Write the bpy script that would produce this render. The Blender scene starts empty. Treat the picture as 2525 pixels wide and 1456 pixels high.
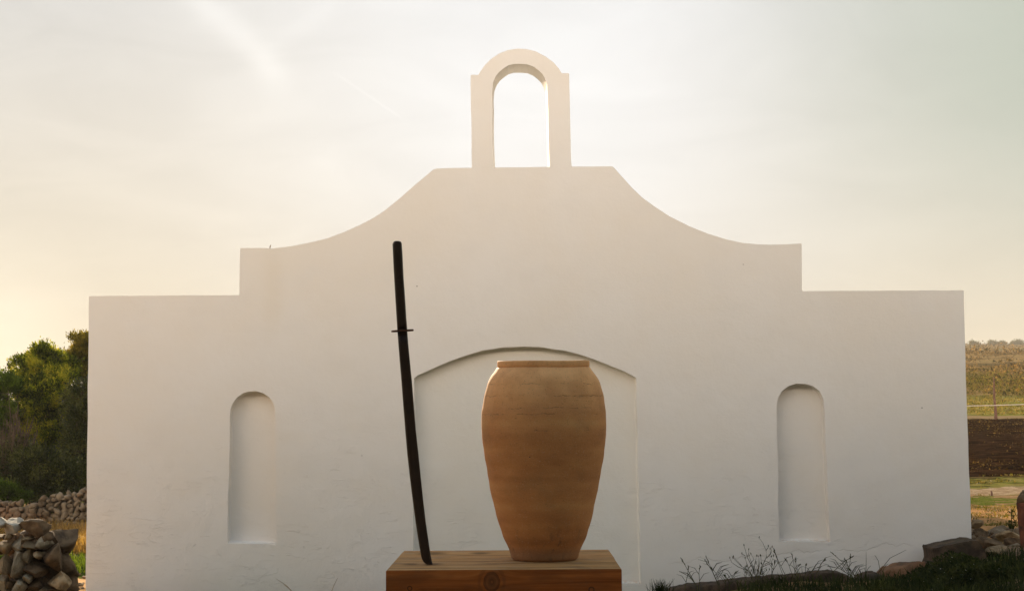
import bpy, bmesh, math, random
import numpy as np
from mathutils import Vector, Matrix, noise as mnoise
from mathutils.geometry import tessellate_polygon

R = math.radians
S = bpy.context.scene
COL = S.collection
random.seed(7)
rng = np.random.default_rng(7)

# ------------------------------------------------------------------ camera, sky, sun, exposure
FPX, CX, CY = 4100.0, 1262.0, 728.0          # focal length and centre in photo units (2524 wide)
CAMZ = 1.8
PITCH = math.atan(272.0 / FPX)
ROLL = -0.0065
cam_d = bpy.data.cameras.new('camera')
cam_d.lens = 36.0 * FPX / 2524.0
cam_d.clip_start = 0.1
cam_d.clip_end = 6000
cam = bpy.data.objects.new('camera', cam_d)
CAM_R = Matrix.Rotation(math.pi / 2 + PITCH, 3, 'X') @ Matrix.Rotation(ROLL, 3, 'Z')
cam.matrix_world = Matrix.Translation((0, 0, CAMZ)) @ CAM_R.to_4x4()
COL.objects.link(cam)
S.camera = cam

SUN_AZ, SUN_EL = -10.0, 13.5                 # degrees; azimuth from +Y, negative to the left
sdir = Vector((math.sin(R(SUN_AZ)) * math.cos(R(SUN_EL)), math.cos(R(SUN_AZ)) * math.cos(R(SUN_EL)), math.sin(R(SUN_EL))))
sun_d = bpy.data.lights.new('sun', 'SUN')
sun_d.energy = 5.0
sun_d.angle = R(0.5)
sun_d.color = (1.0, 0.80, 0.55)
sun = bpy.data.objects.new('sun', sun_d)
sun.rotation_euler = sdir.to_track_quat('Z', 'Y').to_euler()
sun.location = sdir * 60
COL.objects.link(sun)

S.view_settings.view_transform = 'Standard'
S.view_settings.look = 'None'
S.view_settings.gamma = 1
S.view_settings.exposure = 1.0
S.view_settings.use_curve_mapping = False


class NT:
    """small helper round a node tree"""
    def __init__(s, tree):
        s.t = tree; s.n = tree.nodes; s.l = tree.links

    def add(s, typ, ins=None, **props):
        nd = s.n.new(typ)
        for k, v in props.items():
            setattr(nd, k, v)
        for k, v in (ins or {}).items():
            s.set(nd, k, v)
        return nd

    def set(s, nd, k, v):
        sock = nd.inputs[k]
        if isinstance(v, bpy.types.NodeSocket):
            s.l.new(v, sock)
        elif isinstance(v, bpy.types.Node):
            s.l.new(v.outputs[0], sock)
        else:
            if hasattr(sock.default_value, '__len__') and not hasattr(v, '__len__'):
                v = (v,) * len(sock.default_value)
            if hasattr(sock.default_value, '__len__') and len(sock.default_value) == 4 and len(v) == 3:
                v = tuple(v) + (1,)
            sock.default_value = v

    def m(s, op, a, b=0.0, c=None, clamp=False):
        nd = s.add('ShaderNodeMath', operation=op, use_clamp=clamp)
        s.set(nd, 0, a)
        s.set(nd, 1, b)
        if c is not None:
            s.set(nd, 2, c)
        return nd.outputs[0]

    def vm(s, op, a, b=None):
        nd = s.add('ShaderNodeVectorMath', operation=op)
        s.set(nd, 0, a)
        if b is not None:
            s.set(nd, 1, b)
        return nd

    def mix(s, f, a, b, blend='MIX'):
        nd = s.add('ShaderNodeMix', data_type='RGBA', blend_type=blend)
        s.set(nd, 0, f); s.set(nd, 6, a); s.set(nd, 7, b)
        return nd.outputs[2]

    def ss(s, v, lo, hi, a=0.0, b=1.0):
        nd = s.add('ShaderNodeMapRange', interpolation_type='SMOOTHSTEP')
        s.set(nd, 0, v); s.set(nd, 1, lo); s.set(nd, 2, hi); s.set(nd, 3, a); s.set(nd, 4, b)
        return nd.outputs[0]

    def band(s, v, lo, hi, soft):
        return s.m('MULTIPLY', s.ss(v, lo - soft, lo + soft), s.ss(v, hi - soft, hi + soft, 1.0, 0.0))

    def noise(s, vec, scale, detail=4, rough=0.55, dist=0.0, dim='3D'):
        nd = s.add('ShaderNodeTexNoise', noise_dimensions=dim)
        s.set(nd, 'Vector', vec)
        s.set(nd, 'Scale', scale); s.set(nd, 'Detail', detail); s.set(nd, 'Roughness', rough); s.set(nd, 'Distortion', dist)
        return nd.outputs['Fac']

    def scale(s, vec, sc):
        nd = s.add('ShaderNodeMapping')
        s.set(nd, 0, vec); s.set(nd, 3, sc)
        return nd.outputs[0]

    def ramp(s, f, stops):
        nd = s.add('ShaderNodeValToRGB')
        s.set(nd, 0, f)
        cr = nd.color_ramp
        while len(cr.elements) < len(stops):
            cr.elements.new(0.5)
        for e, (p, c) in zip(cr.elements, stops):
            e.position = p; e.color = tuple(c) + (1,)
        return nd.outputs[0]

    def sep(s, vec):
        nd = s.add('ShaderNodeSeparateXYZ'); s.set(nd, 0, vec)
        return nd.outputs

    def comb(s, x, y, z):
        nd = s.add('ShaderNodeCombineXYZ'); s.set(nd, 0, x); s.set(nd, 1, y); s.set(nd, 2, z)
        return nd.outputs[0]


# ---- world: physical sky seen through a thin bright veil of high cloud
W = bpy.data.worlds.new('World')
S.world = W
W.use_nodes = True
w = NT(W.node_tree)
w.n.clear()
sky = w.add('ShaderNodeTexSky', sky_type='NISHITA', sun_disc=False)
sky.sun_elevation = R(SUN_EL)
sky.sun_rotation = R(SUN_AZ)
sky.dust_density = 2.0
geo = w.add('ShaderNodeTexCoord').outputs['Generated']
X, Y, Z = w.sep(geo)
el = w.m('ARCSINE', Z)
elev = w.m('MULTIPLY', el, 57.3)
veil = w.ramp(w.m('DIVIDE', elev, 60.0, clamp=True), [
    (0.0, (0.89, 0.78, 0.58)), (0.07, (0.91, 0.82, 0.66)), (0.15, (0.90, 0.85, 0.76)), (0.26, (0.86, 0.87, 0.87)), (0.6, (0.80, 0.84, 0.90)), (1.0, (0.70, 0.77, 0.90))])
gdir = Vector((0.02, 1, 0.17)).normalized()
dot = w.vm('DOT_PRODUCT', geo, tuple(gdir)).outputs['Value']
ang = w.m('ARCCOSINE', w.m('MINIMUM', dot, 0.99999))
glow = w.m('EXPONENT', w.m('MULTIPLY', w.m('POWER', w.m('DIVIDE', ang, 0.19), 2.0), -1.0))
# cloud structure, laid on the dome in azimuth / elevation
az = w.m('ARCTAN2', X, Y)
cv = w.comb(az, el, 0.0)
wisps = w.noise(w.scale(cv, (6, 22, 1)), 1.0, 6, 0.6, 1.2)
wide = w.noise(w.scale(cv, (5, 7, 1)), 1.0, 3, 0.5, 0.5)
# a broad old contrail and a fresh thin one
def streak(az0, el0, az1, el1, width, nz=None):
    dx, dy = az1 - az0, el1 - el0
    L = math.hypot(dx, dy); ux, uy = dx / L, dy / L
    t = w.m('ADD', w.m('MULTIPLY', w.m('SUBTRACT', az, az0), ux), w.m('MULTIPLY', w.m('SUBTRACT', el, el0), uy))
    d = w.m('ADD', w.m('MULTIPLY', w.m('SUBTRACT', az, az0), -uy), w.m('MULTIPLY', w.m('SUBTRACT', el, el0), ux))
    if nz is not None:
        d = w.m('ADD', d, nz)
    g = w.m('EXPONENT', w.m('MULTIPLY', w.m('POWER', w.m('DIVIDE', d, width), 2.0), -1.0))
    return w.m('MULTIPLY', g, w.band(t, 0.0, L, L * 0.12))
wob = w.m('MULTIPLY', w.m('SUBTRACT', wide, 0.5), 0.03)
k = 1 / FPX
st1 = streak((400 - CX) * k, (1000 + 60) * k, (700 - CX) * k, (1000 - 215) * k, 0.0085, wob)
st2 = streak((830 - CX) * k, (1000 - 188) * k, (990 - CX) * k, (1000 - 293) * k, 0.0007)
st3 = streak((640 - CX) * k, (1000 - 170) * k, (830 - CX) * k, (1000 - 20) * k, 0.006, wob)
cl = w.m('ADD', w.m('MULTIPLY', w.m('SUBTRACT', wisps, 0.5), 0.22), w.m('MULTIPLY', w.m('SUBTRACT', wide, 0.5), 0.14))
cl = w.m('ADD', cl, w.m('ADD', w.m('MULTIPLY', st1, 0.11), w.m('ADD', w.m('MULTIPLY', st2, 0.05), w.m('MULTIPLY', st3, 0.04))))
bright = w.m('ADD', w.m('ADD', 0.80, w.m('MULTIPLY', glow, 0.24)), cl)
g2 = Vector((-0.32, 1, 0.03)).normalized()
ang2 = w.m('ARCCOSINE', w.m('MINIMUM', w.vm('DOT_PRODUCT', geo, tuple(g2)).outputs['Value'], 0.99999))
bright = w.m('ADD', bright, w.m('MULTIPLY', w.m('EXPONENT', w.m('MULTIPLY', w.m('POWER', w.m('DIVIDE', ang2, 0.055), 2.0), -1.0)), 0.30))
bright = w.m('MULTIPLY', bright, 10.0)
# the cloud near the sun is whiter than the veil round the horizon
veil = w.mix(w.m('MULTIPLY', glow, 0.75), veil, (0.89, 0.905, 0.93))
vcol = w.vm('SCALE', veil); w.l.new(bright, vcol.inputs['Scale'])
# cooler clear patch of sky showing through on the right
rgt = w.m('MULTIPLY', w.ss(az, 0.08, 0.36), w.ss(el, 0.02, 0.20))
vcol2 = w.mix(rgt, vcol.outputs[0], (5.2, 5.7, 4.9))
# the half of the sky behind the viewer: warm low haze under a dimmer bluish dome
rear0 = w.ramp(w.m('DIVIDE', elev, 90.0, clamp=True), [(0.0, (8.0, 7.0, 5.5)), (0.25, (8.0, 7.4, 6.4)), (0.32, (4.2, 5.6, 6.9)), (1.0, (3.5, 5.1, 7.0))])
added_bank = w.ramp(w.m('DIVIDE', elev, 90.0, clamp=True), [(0.04, (0, 0, 0)), (0.13, (76.0, 61.0, 47.0)), (0.22, (80.0, 65.0, 50.5)), (0.285, (0, 0, 0))])  # bright cloud bank, unseen, added to light the upper part of the wall
azr = w.m('ARCTAN2', X, w.m('MULTIPLY', Y, -1.0))
added_bankw = w.m('MULTIPLY', w.ss(w.m('ABSOLUTE', w.m('ADD', azr, 0.12)), 0.55, 1.15, 1.0, 0.0), w.m('ADD', 0.7, w.m('MULTIPLY', wide, 0.6)))
bk = w.vm('SCALE', added_bank); w.l.new(added_bankw, bk.inputs['Scale'])
rear = w.vm('ADD', rear0, bk.outputs[0]).outputs[0]
vcol3 = w.mix(w.ss(Y, 0.25, -0.15), vcol2, rear)
skyc = w.mix(0.99, sky.outputs[0], vcol3)
bg = w.add('ShaderNodeBackground', {'Color': skyc, 'Strength': 0.05})
w.add('ShaderNodeOutputWorld', {'Surface': bg.outputs[0]})


def at(px, py, D):
    """photo coordinates (2524 wide) at distance D along +Y -> world point"""
    d = CAM_R @ Vector(((px - CX) / FPX, (CY - py) / FPX, -1))
    return Vector((0, 0, CAMZ)) + d * (D / d.y)


# ------------------------------------------------------------------ object helpers
def link(o, parent=None):
    COL.objects.link(o)
    if parent is not None:
        o.parent = parent
    return o


def tag(o, label=None, cat=None, group=None, kind=None):
    if label: o['label'] = label
    if cat: o['category'] = cat
    if group: o['group'] = group
    if kind: o['kind'] = kind
    return o


def empty(name, loc=(0, 0, 0)):
    o = bpy.data.objects.new(name, None)
    o.empty_display_size = 0.2
    o.location = loc
    return link(o)


def mesh_obj(name, verts, faces, mat, parent=None, smooth=False, loc=None):
    """verts in world coordinates; loc moves the origin there"""
    me = bpy.data.meshes.new(name)
    if isinstance(verts, np.ndarray):
        v = verts.astype(np.float32)
        if loc is not None:
            v = v - np.array(loc, dtype=np.float32)
        me.vertices.add(len(v)); me.vertices.foreach_set('co', v.ravel())
        f = np.asarray(faces, dtype=np.int32)
        k = f.shape[1]
        me.loops.add(f.size); me.loops.foreach_set('vertex_index', f.ravel())
        me.polygons.add(len(f))
        me.polygons.foreach_set('loop_start', np.arange(0, f.size, k, dtype=np.int32))
        me.polygons.foreach_set('loop_total', np.full(len(f), k, dtype=np.int32))
        me.update(calc_edges=True)
        me.validate()
    else:
        L = Vector(loc) if loc is not None else Vector((0, 0, 0))
        me.from_pydata([tuple(Vector(p) - L) for p in verts], [], faces)
        me.update()
    if smooth:
        me.polygons.foreach_set('use_smooth', np.ones(len(me.polygons), dtype=bool))
    me.materials.append(mat)
    o = bpy.data.objects.new(name, me)
    if loc is not None:
        o.location = loc
    link(o)
    if parent is not None:
        o.parent = parent
        if parent.type == 'EMPTY' or True:
            o.location = (Vector(loc) if loc is not None else Vector((0, 0, 0))) - world_loc(parent)
    return o


def world_loc(o):
    p = Vector(o.location)
    while o.parent:
        o = o.parent
        p = p + Vector(o.location)
    return p


def fix_normals(o):
    bm = bmesh.new(); bm.from_mesh(o.data)
    bmesh.ops.recalc_face_normals(bm, faces=bm.faces)
    bm.to_mesh(o.data); bm.free()


def extrude_outline(name, pts, y0, y1, mat, parent=None, holes=(), back_holes=None, loc=None, wob=0.0):
    """pts, holes: lists of (x,z); a slab from y0 (front) to y1 (back)"""
    loops = [list(pts)] + [list(h) for h in holes]
    bl = [list(pts)] + [list(h) for h in (back_holes if back_holes is not None else holes)]
    flat = [p for lp in loops for p in lp]
    n = len(flat)
    tris = tessellate_polygon([[Vector((p[0], p[1], 0)) for p in lp] for lp in loops])
    verts = [(p[0], y0, p[1]) for p in flat] + [(p[0], y1, p[1]) for lp in bl for p in lp]
    faces = [tuple(t) for t in tris]
    if len(bl) == len(loops):
        faces += [tuple(i + n for i in reversed(t)) for t in tris]
    o0 = 0
    for lp in loops:
        k_ = len(lp)
        for i in range(k_):
            j = (i + 1) % k_
            faces.append((o0 + i, o0 + j, n + o0 + j, n + o0 + i))
        o0 += k_
    o = mesh_obj(name, verts, faces, mat, parent, loc=loc)
    fix_normals(o)
    return o


def box(name, a, b, mat, parent=None, loc=None):
    (x0, y0, z0), (x1, y1, z1) = a, b
    v = [(x0, y0, z0), (x1, y0, z0), (x1, y1, z0), (x0, y1, z0), (x0, y0, z1), (x1, y0, z1), (x1, y1, z1), (x0, y1, z1)]
    f = [(0, 3, 2, 1), (4, 5, 6, 7), (0, 1, 5, 4), (1, 2, 6, 5), (2, 3, 7, 6), (3, 0, 4, 7)]
    return mesh_obj(name, v, f, mat, parent, loc=loc)


class MB:
    """collects tubes / blades into one numpy-free mesh"""
    def __init__(s):
        s.v = []; s.f = []

    def tube(s, pts, radii, n=6, cap=True):
        base = len(s.v)
        up = Vector((0.13, 0.21, 0.97))
        for i, p in enumerate(pts):
            p = Vector(p)
            d = (Vector(pts[min(i + 1, len(pts) - 1)]) - Vector(pts[max(i - 1, 0)])).normalized()
            a = d.cross(up)
            if a.length < 1e-3:
                a = d.cross(Vector((1, 0, 0)))
            a.normalize(); b = d.cross(a)
            for k_ in range(n):
                t = 2 * math.pi * k_ / n
                s.v.append(p + (a * math.cos(t) + b * math.sin(t)) * radii[i])
        for i in range(len(pts) - 1):
            for k_ in range(n):
                q = base + i * n
                s.f.append((q + k_, q + (k_ + 1) % n, q + n + (k_ + 1) % n, q + n + k_))
        if cap:
            s.f.append(tuple(base + k_ for k_ in reversed(range(n))))
            q = base + (len(pts) - 1) * n
            s.f.append(tuple(q + k_ for k_ in range(n)))

    def build(s, name, mat, parent=None, smooth=True, loc=None):
        return mesh_obj(name, s.v, s.f, mat, parent, smooth, loc)


# ------------------------------------------------------------------ materials
def new_mat(name):
    m = bpy.data.materials.new(name)
    m.use_nodes = True
    t = NT(m.node_tree)
    t.n.clear()
    out = t.add('ShaderNodeOutputMaterial')
    return m, t, out


def finish(t, out, col, rough=0.8, height=None, strength=0.5, dist=0.01, spec=0.3, normal=None):
    b = t.add('ShaderNodeBsdfPrincipled')
    t.set(b, 'Base Color', col); t.set(b, 'Roughness', rough); t.set(b, 'Specular IOR Level', spec)
    if height is not None:
        bp = t.add('ShaderNodeBump')
        t.set(bp, 'Height', height); t.set(bp, 'Strength', strength); t.set(bp, 'Distance', dist)
        t.l.new(bp.outputs[0], b.inputs['Normal'])
    t.l.new(b.outputs[0], out.inputs[0])
    return b


def wpos(t):
    return t.add('ShaderNodeNewGeometry').outputs['Position']


def plaster_mat(name, base=(0.82, 0.79, 0.755), niche=None, warm=0.0):
    m, t, out = new_mat(name)
    P = wpos(t)
    x, y, z = t.sep(P)
    big = t.noise(P, 0.7, 4, 0.6)
    mid = t.noise(P, 3.0, 5, 0.6)
    col = t.mix(t.ss(big, 0.3, 0.7), base, tuple(c * k_ for c, k_ in zip(base, (0.985, 0.96, 0.92))))
    col = t.mix(t.ss(mid, 0.45, 0.75, 0, 0.35), col, tuple(c * 0.93 for c in base))
    # fly specks and tiny chips
    vo = t.add('ShaderNodeTexVoronoi', feature='F1'); t.set(vo, 'Vector', P); t.set(vo, 'Scale', 3.3)
    spk = t.ss(vo.outputs['Distance'], 0.012, 0.028, 1, 0)
    rnd = t.sep(vo.outputs['Color'])[0]
    spk = t.m('MULTIPLY', spk, t.ss(rnd, 0.72, 0.74))
    col = t.mix(spk, col, (0.10, 0.07, 0.05))
    # grime drip under the left curve
    p0 = at(672, 640, 17)
    drip = t.m('MULTIPLY', t.ss(t.m('ABSOLUTE', t.m('SUBTRACT', x, p0.x)), 0.0, 0.17, 1, 0), t.band(z, p0.z - 0.75, p0.z + 0.12, 0.25))
    col = t.mix(t.m('MULTIPLY', drip, 0.13), col, (0.66, 0.55, 0.36))
    # slightly darker tone towards the foot of the wall
    foot = t.m('MULTIPLY', t.ss(t.m('ADD', z, t.m('MULTIPLY', mid, 0.5)), 0.05, 0.55, 1, 0), 0.35)
    col = t.mix(foot, col, (0.60, 0.56, 0.50))
    if niche:
        r = t.m('MULTIPLY', t.ss(t.m('SUBTRACT', z, niche[0]), 0.0, niche[1], 1, 0), t.ss(t.noise(P, 22, 4, 0.7), 0.42, 0.62))
        col = t.mix(t.m('MULTIPLY', r, niche[2]), col, (0.50, 0.27, 0.13))
    # relief: lumpy hand-trowelled render with short raised trowel lines
    lump = t.noise(P, 5.0, 3, 0.5)
    fine = t.noise(P, 45.0, 4, 0.65)
    Pr = t.add('ShaderNodeMapping'); t.set(Pr, 0, P); t.set(Pr, 2, (0, R(40), 0)); t.set(Pr, 3, (0.8, 1.0, 3.4))
    s1 = t.noise(Pr.outputs[0], 3.4, 2, 0.45, 0.8)
    l1 = t.ss(t.m('ABSOLUTE', t.m('SUBTRACT', s1, 0.5)), 0.0, 0.008, 1, 0)
    Pr2 = t.add('ShaderNodeMapping'); t.set(Pr2, 0, P); t.set(Pr2, 2, (0, R(-50), 0)); t.set(Pr2, 3, (0.8, 1.0, 3.8)); t.set(Pr2, 1, (3, 1, 7))
    s2 = t.noise(Pr2.outputs[0], 4.4, 2, 0.45, 0.6)
    l2 = t.ss(t.m('ABSOLUTE', t.m('SUBTRACT', s2, 0.5)), 0.0, 0.007, 1, 0)
    gate = t.ss(t.noise(P, 2.6, 5, 0.8), 0.46, 0.58)
    gate2 = t.ss(t.noise(t.scale(P, (1.3, 1, 1.1)), 3.4, 3, 0.7), 0.53, 0.62)
    lines = t.m('ADD', t.m('MULTIPLY', l1, gate), t.m('MULTIPLY', l2, gate2))
    low = t.ss(z, 0.0, 2.4, 1.25, 0.16)
    h = t.m('ADD', t.m('MULTIPLY', lump, 0.45), t.m('MULTIPLY', fine, 0.10))
    h = t.m('ADD', h, t.m('MULTIPLY', t.m('MULTIPLY', lines, low), 0.10))
    h = t.m('MULTIPLY', h, t.ss(z, 0.0, 4.0, 1.15, 0.5))
    # long wandering settlement cracks near the foot on the right
    cz = t.m('ADD', 0.26, t.m('ADD', t.m('MULTIPLY', t.m('SUBTRACT', x, 2.4), 0.07), t.m('MULTIPLY', t.m('SUBTRACT', t.noise(t.comb(x, 0.0, 0.0), 3.0, 6, 0.65), 0.5), 0.30)))
    cr = t.ss(t.m('ABSOLUTE', t.m('SUBTRACT', z, cz)), 0.0, 0.007, 1, 0)
    cr = t.m('MULTIPLY', cr, t.m('MULTIPLY', t.ss(x, 1.5, 1.7), t.ss(t.noise(t.comb(x, 3.0, 0.0), 2.0, 2, 0.5), 0.40, 0.48)))
    h = t.m('SUBTRACT', h, t.m('MULTIPLY', cr, 0.12))
    col = t.mix(t.m('MULTIPLY', cr, 0.2), col, (0.42, 0.36, 0.30))
    finish(t, out, col, 0.85, h, 0.75, 0.035, 0.2)
    return m


def jar_mat():
    m, t, out = new_mat('terracotta')
    P = t.add('ShaderNodeTexCoord').outputs['Object']
    x, y, z = t.sep(P)
    wv = t.noise(t.scale(P, (0.6, 0.6, 1)), 2.0, 2)
    zz = t.m('ADD', z, t.m('MULTIPLY', wv, 0.03))
    bands = t.noise(t.comb(0.0, 0.0, zz), 12.0, 1, 0.5)
    b2 = t.noise(t.scale(P, (2.2, 2.2, 5)), 2.2, 4, 0.6)
    col = t.ramp(t.m('ADD', t.m('MULTIPLY', bands, 0.5), t.m('MULTIPLY', b2, 0.5)), [
        (0.34, (0.42, 0.168, 0.054)), (0.46, (0.53, 0.214, 0.068)), (0.56, (0.60, 0.256, 0.082)), (0.74, (0.68, 0.34, 0.12))])
    blot = t.noise(P, 5, 5, 0.65)
    col = t.mix(t.ss(blot, 0.5, 0.75, 0, 0.35), col, (0.28, 0.160, 0.065))
    # brighter light on the shoulders, painted into the clay colour
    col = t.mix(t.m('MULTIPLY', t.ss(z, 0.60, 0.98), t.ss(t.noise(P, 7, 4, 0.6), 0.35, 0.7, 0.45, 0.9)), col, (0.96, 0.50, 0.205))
    # damp dirty foot with vertical scuffs
    scf = t.ss(t.noise(t.scale(P, (26, 26, 7)), 1.0, 4, 0.7), 0.52, 0.72)
    col = t.mix(t.m('MULTIPLY', scf, t.ss(z, 0.05, 0.22, 0.75, 0)), col, (0.13, 0.075, 0.045))
    col = t.mix(t.ss(z, 0.03, 0.09, 0.45, 0.0), col, (0.27, 0.165, 0.11))
    grit = t.noise(P, 160, 2, 0.6)
    col = t.mix(t.ss(grit, 0.60, 0.74, 0, 0.5), col, (0.66, 0.43, 0.24))
    col = t.mix(t.ss(grit, 0.40, 0.27, 0, 0.55), col, (0.20, 0.10, 0.05))
    vo = t.add('ShaderNodeTexVoronoi'); t.set(vo, 'Vector', P); t.set(vo, 'Scale', 13)
    sp = t.m('MULTIPLY', t.ss(vo.outputs['Distance'], 0.03, 0.05, 1, 0), t.ss(t.sep(vo.outputs['Color'])[1], 0.86, 0.88))
    col = t.mix(sp, col, (0.85, 0.74, 0.60))
    dk = t.m('MULTIPLY', t.ss(vo.outputs['Distance'], 0.03, 0.055, 1, 0), t.ss(t.sep(vo.outputs['Color'])[1], 0.2, 0.18))
    col = t.mix(dk, col, (0.08, 0.04, 0.02))
    # dashed hairline cracks between the coils
    jag = t.m('MULTIPLY', t.m('SUBTRACT', t.noise(P, 20, 5, 0.8), 0.5), 0.034)
    crk = None
    for i, zc in enumerate((0.885, 0.825, 0.765, 0.735, 0.655)):
        c_ = t.ss(t.m('ABSOLUTE', t.m('SUBTRACT', t.m('ADD', z, jag), zc)), 0.0, 0.0026, 1, 0)
        g_ = t.ss(t.noise(t.vm('ADD', P, (i * 3.1, 0, 0)).outputs[0], 7, 4, 0.75), 0.50, 0.56)
        c_ = t.m('MULTIPLY', c_, g_)
        crk = c_ if crk is None else t.m('MAXIMUM', crk, c_)
    col = t.mix(t.m('MULTIPLY', crk, 0.5), col, (0.14, 0.07, 0.035))
    h = t.m('ADD', t.m('MULTIPLY', t.noise(t.scale(P, (1.5, 1.5, 12)), 2.5, 3), 0.22), t.m('MULTIPLY', t.noise(P, 130, 3, 0.7), 0.14))
    h = t.m('ADD', h, t.m('MULTIPLY', t.noise(P, 24, 3, 0.6), 0.12))
    h = t.m('SUBTRACT', h, t.m('MULTIPLY', crk, 0.2))
    h = t.m('SUBTRACT', h, t.m('MULTIPLY', dk, 0.3))
    finish(t, out, col, 0.75, h, 0.7, 0.012, 0.25)
    return m


def timber_mat():
    m, t, out = new_mat('weathered_timber')
    P = wpos(t)
    x, y, z = t.sep(P)
    N = t.add('ShaderNodeNewGeometry').outputs['Normal']
    nz = t.sep(N)[2]
    top = t.ss(nz, 0.5, 0.8)
    # front face: grain runs along x and flows round the knots
    def knot(kx, kz, r, asp=1.0):
        dx = t.m('DIVIDE', t.m('SUBTRACT', x, kx), r * asp); dz = t.m('DIVIDE', t.m('SUBTRACT', z, kz), r)
        return t.m('SQRT', t.m('ADD', t.m('MULTIPLY', dx, dx), t.m('MULTIPLY', dz, dz)))
    ka, kb, kc = at(1212, 1433, 8), at(1010, 1449, 8), at(1458, 1452, 8)
    d1 = knot(ka.x, ka.z, 0.045, 0.85)
    d2 = knot(kb.x, kb.z, 0.010); d3 = knot(kc.x, kc.z, 0.012)
    defl = t.m('ADD', t.m('EXPONENT', t.m('MULTIPLY', t.m('POWER', d1, 2.0), -0.22)), t.m('EXPONENT', t.m('MULTIPLY', t.m('POWER', d2, 2.0), -0.12)))
    gz_ = t.m('ADD', z, t.m('MULTIPLY', t.m('MULTIPLY', defl, t.m('SUBTRACT', z, ka.z)), -0.8))
    g1 = t.noise(t.comb(t.m('MULTIPLY', x, 0.8), 0.0, t.m('MULTIPLY', gz_, 26)), 1.4, 6, 0.62, 0.6)
    fcol = t.ramp(g1, [(0.25, (0.19, 0.045, 0.008)), (0.45, (0.34, 0.090, 0.017)), (0.6, (0.45, 0.130, 0.027)), (0.8, (0.54, 0.18, 0.045))])
    bl = t.noise(t.scale(P, (1.5, 1, 6)), 2.0, 3)
    fcol = t.mix(t.ss(bl, 0.42, 0.66, 0, 0.6), fcol, (0.17, 0.052, 0.015))
    wobk = t.m('MULTIPLY', t.m('SUBTRACT', t.noise(P, 26, 4), 0.5), 0.5)
    def rings(d, f):
        return t.ss(t.m('SINE', t.m('MULTIPLY', t.m('ADD', d, wobk), f)), 0.2, 0.95)
    kn = t.mix(rings(d1, 9.0), (0.17, 0.062, 0.022), (0.07, 0.026, 0.012))
    inner = t.ss(t.m('ADD', d1, wobk), 0.85, 1.08, 1, 0)
    fcol = t.mix(t.m('MULTIPLY', inner, 0.65), fcol, kn)
    edge = t.ss(t.m('ABSOLUTE', t.m('SUBTRACT', t.m('ADD', d1, wobk), 1.0)), 0.0, 0.10, 0.6, 0)
    fcol = t.mix(edge, fcol, (0.045, 0.018, 0.009))
    halo = t.m('MULTIPLY', t.ss(d1, 1.0, 2.6, 1, 0), rings(d1, 5.0))
    fcol = t.mix(t.m('MULTIPLY', halo, 0.45), fcol, (0.11, 0.04, 0.014))
    for d_ in (d2, d3):
        e_ = t.ss(t.m('ABSOLUTE', t.m('SUBTRACT', d_, 1.0)), 0.0, 0.45, 0.9, 0)
        fcol = t.mix(e_, fcol, (0.04, 0.018, 0.01))
    # top face: bleached, cracked along the grain
    yy = t.m('ADD', y, t.m('MULTIPLY', t.m('SUBTRACT', t.noise(t.scale(P, (1.6, 1.6, 1)), 1.5, 3), 0.5), 0.10))
    g2 = t.noise(t.comb(t.m('MULTIPLY', x, 1.0), t.m('MULTIPLY', yy, 22), 0.0), 1.6, 7, 0.66, 0.5)
    tcol = t.ramp(g2, [(0.25, (0.19, 0.085, 0.028)), (0.45, (0.40, 0.205, 0.075)), (0.62, (0.52, 0.285, 0.115)), (0.8, (0.66, 0.41, 0.19))])
    st = t.noise(t.scale(P, (2.0, 3.5, 1)), 2.2, 4, 0.65)
    tcol = t.mix(t.ss(st, 0.5, 0.68, 0, 0.65), tcol, (0.21, 0.12, 0.06))
    crk = None
    for i, (cy, x0, x1) in enumerate(((8.10, -0.62, 0.55), (8.22, -0.6, -0.33), (8.33, -0.14, 0.6), (8.62, -0.25, 0.14), (8.78, -0.30, 0.02), (8.47, -0.6, 0.0), (8.95, 0.0, 0.6), (8.27, 0.25, 0.6))):
        ln = t.ss(t.m('ABSOLUTE', t.m('SUBTRACT', yy, cy)), 0.0, 0.010 if i % 2 else 0.014, 1, 0)
        ln = t.m('MULTIPLY', ln, t.band(x, x0, x1, 0.04))
        crk = ln if crk is None else t.m('MAXIMUM', crk, ln)
    tcol = t.mix(t.m('MULTIPLY', crk, 0.85), tcol, (0.035, 0.02, 0.012))
    for kx, ky, r in ((1060, 1362, 0.05), (1180, 1362, 0.035), (1010, 1388, 0.03), (1062, 1388, 0.035)):
        kp = at(kx, ky, 8.9)
        D_ = 0.786 * 4100 / (ky - 1000)
        kxw = (kx - CX) / FPX * D_
        dx = t.m('DIVIDE', t.m('SUBTRACT', x, kxw), r * 1.5); dy = t.m('DIVIDE', t.m('SUBTRACT', y, D_), r * 1.9)
        dd = t.m('ADD', t.m('SQRT', t.m('ADD', t.m('MULTIPLY', dx, dx), t.m('MULTIPLY', dy, dy))), wobk)
        tcol = t.mix(t.ss(dd, 0.3, 1.5, 0.75, 0), tcol, (0.09, 0.048, 0.022))
    gry = t.ss(t.noise(t.scale(P, (3.5, 9, 9)), 2.0, 5, 0.7), 0.52, 0.70, 0, 0.55)
    tcol = t.mix(gry, tcol, (0.30, 0.235, 0.165))
    fcol = t.mix(t.m('MULTIPLY', gry, 0.4), fcol, (0.16, 0.085, 0.045))
    col = t.mix(top, fcol, tcol)
    h = t.m('ADD', t.m('MULTIPLY', g1, t.m('SUBTRACT', 1.0, top)), t.m('MULTIPLY', g2, t.m('MULTIPLY', top, 1.6)))
    h = t.m('SUBTRACT', h, t.m('MULTIPLY', t.m('MULTIPLY', crk, top), 3.0))
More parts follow.
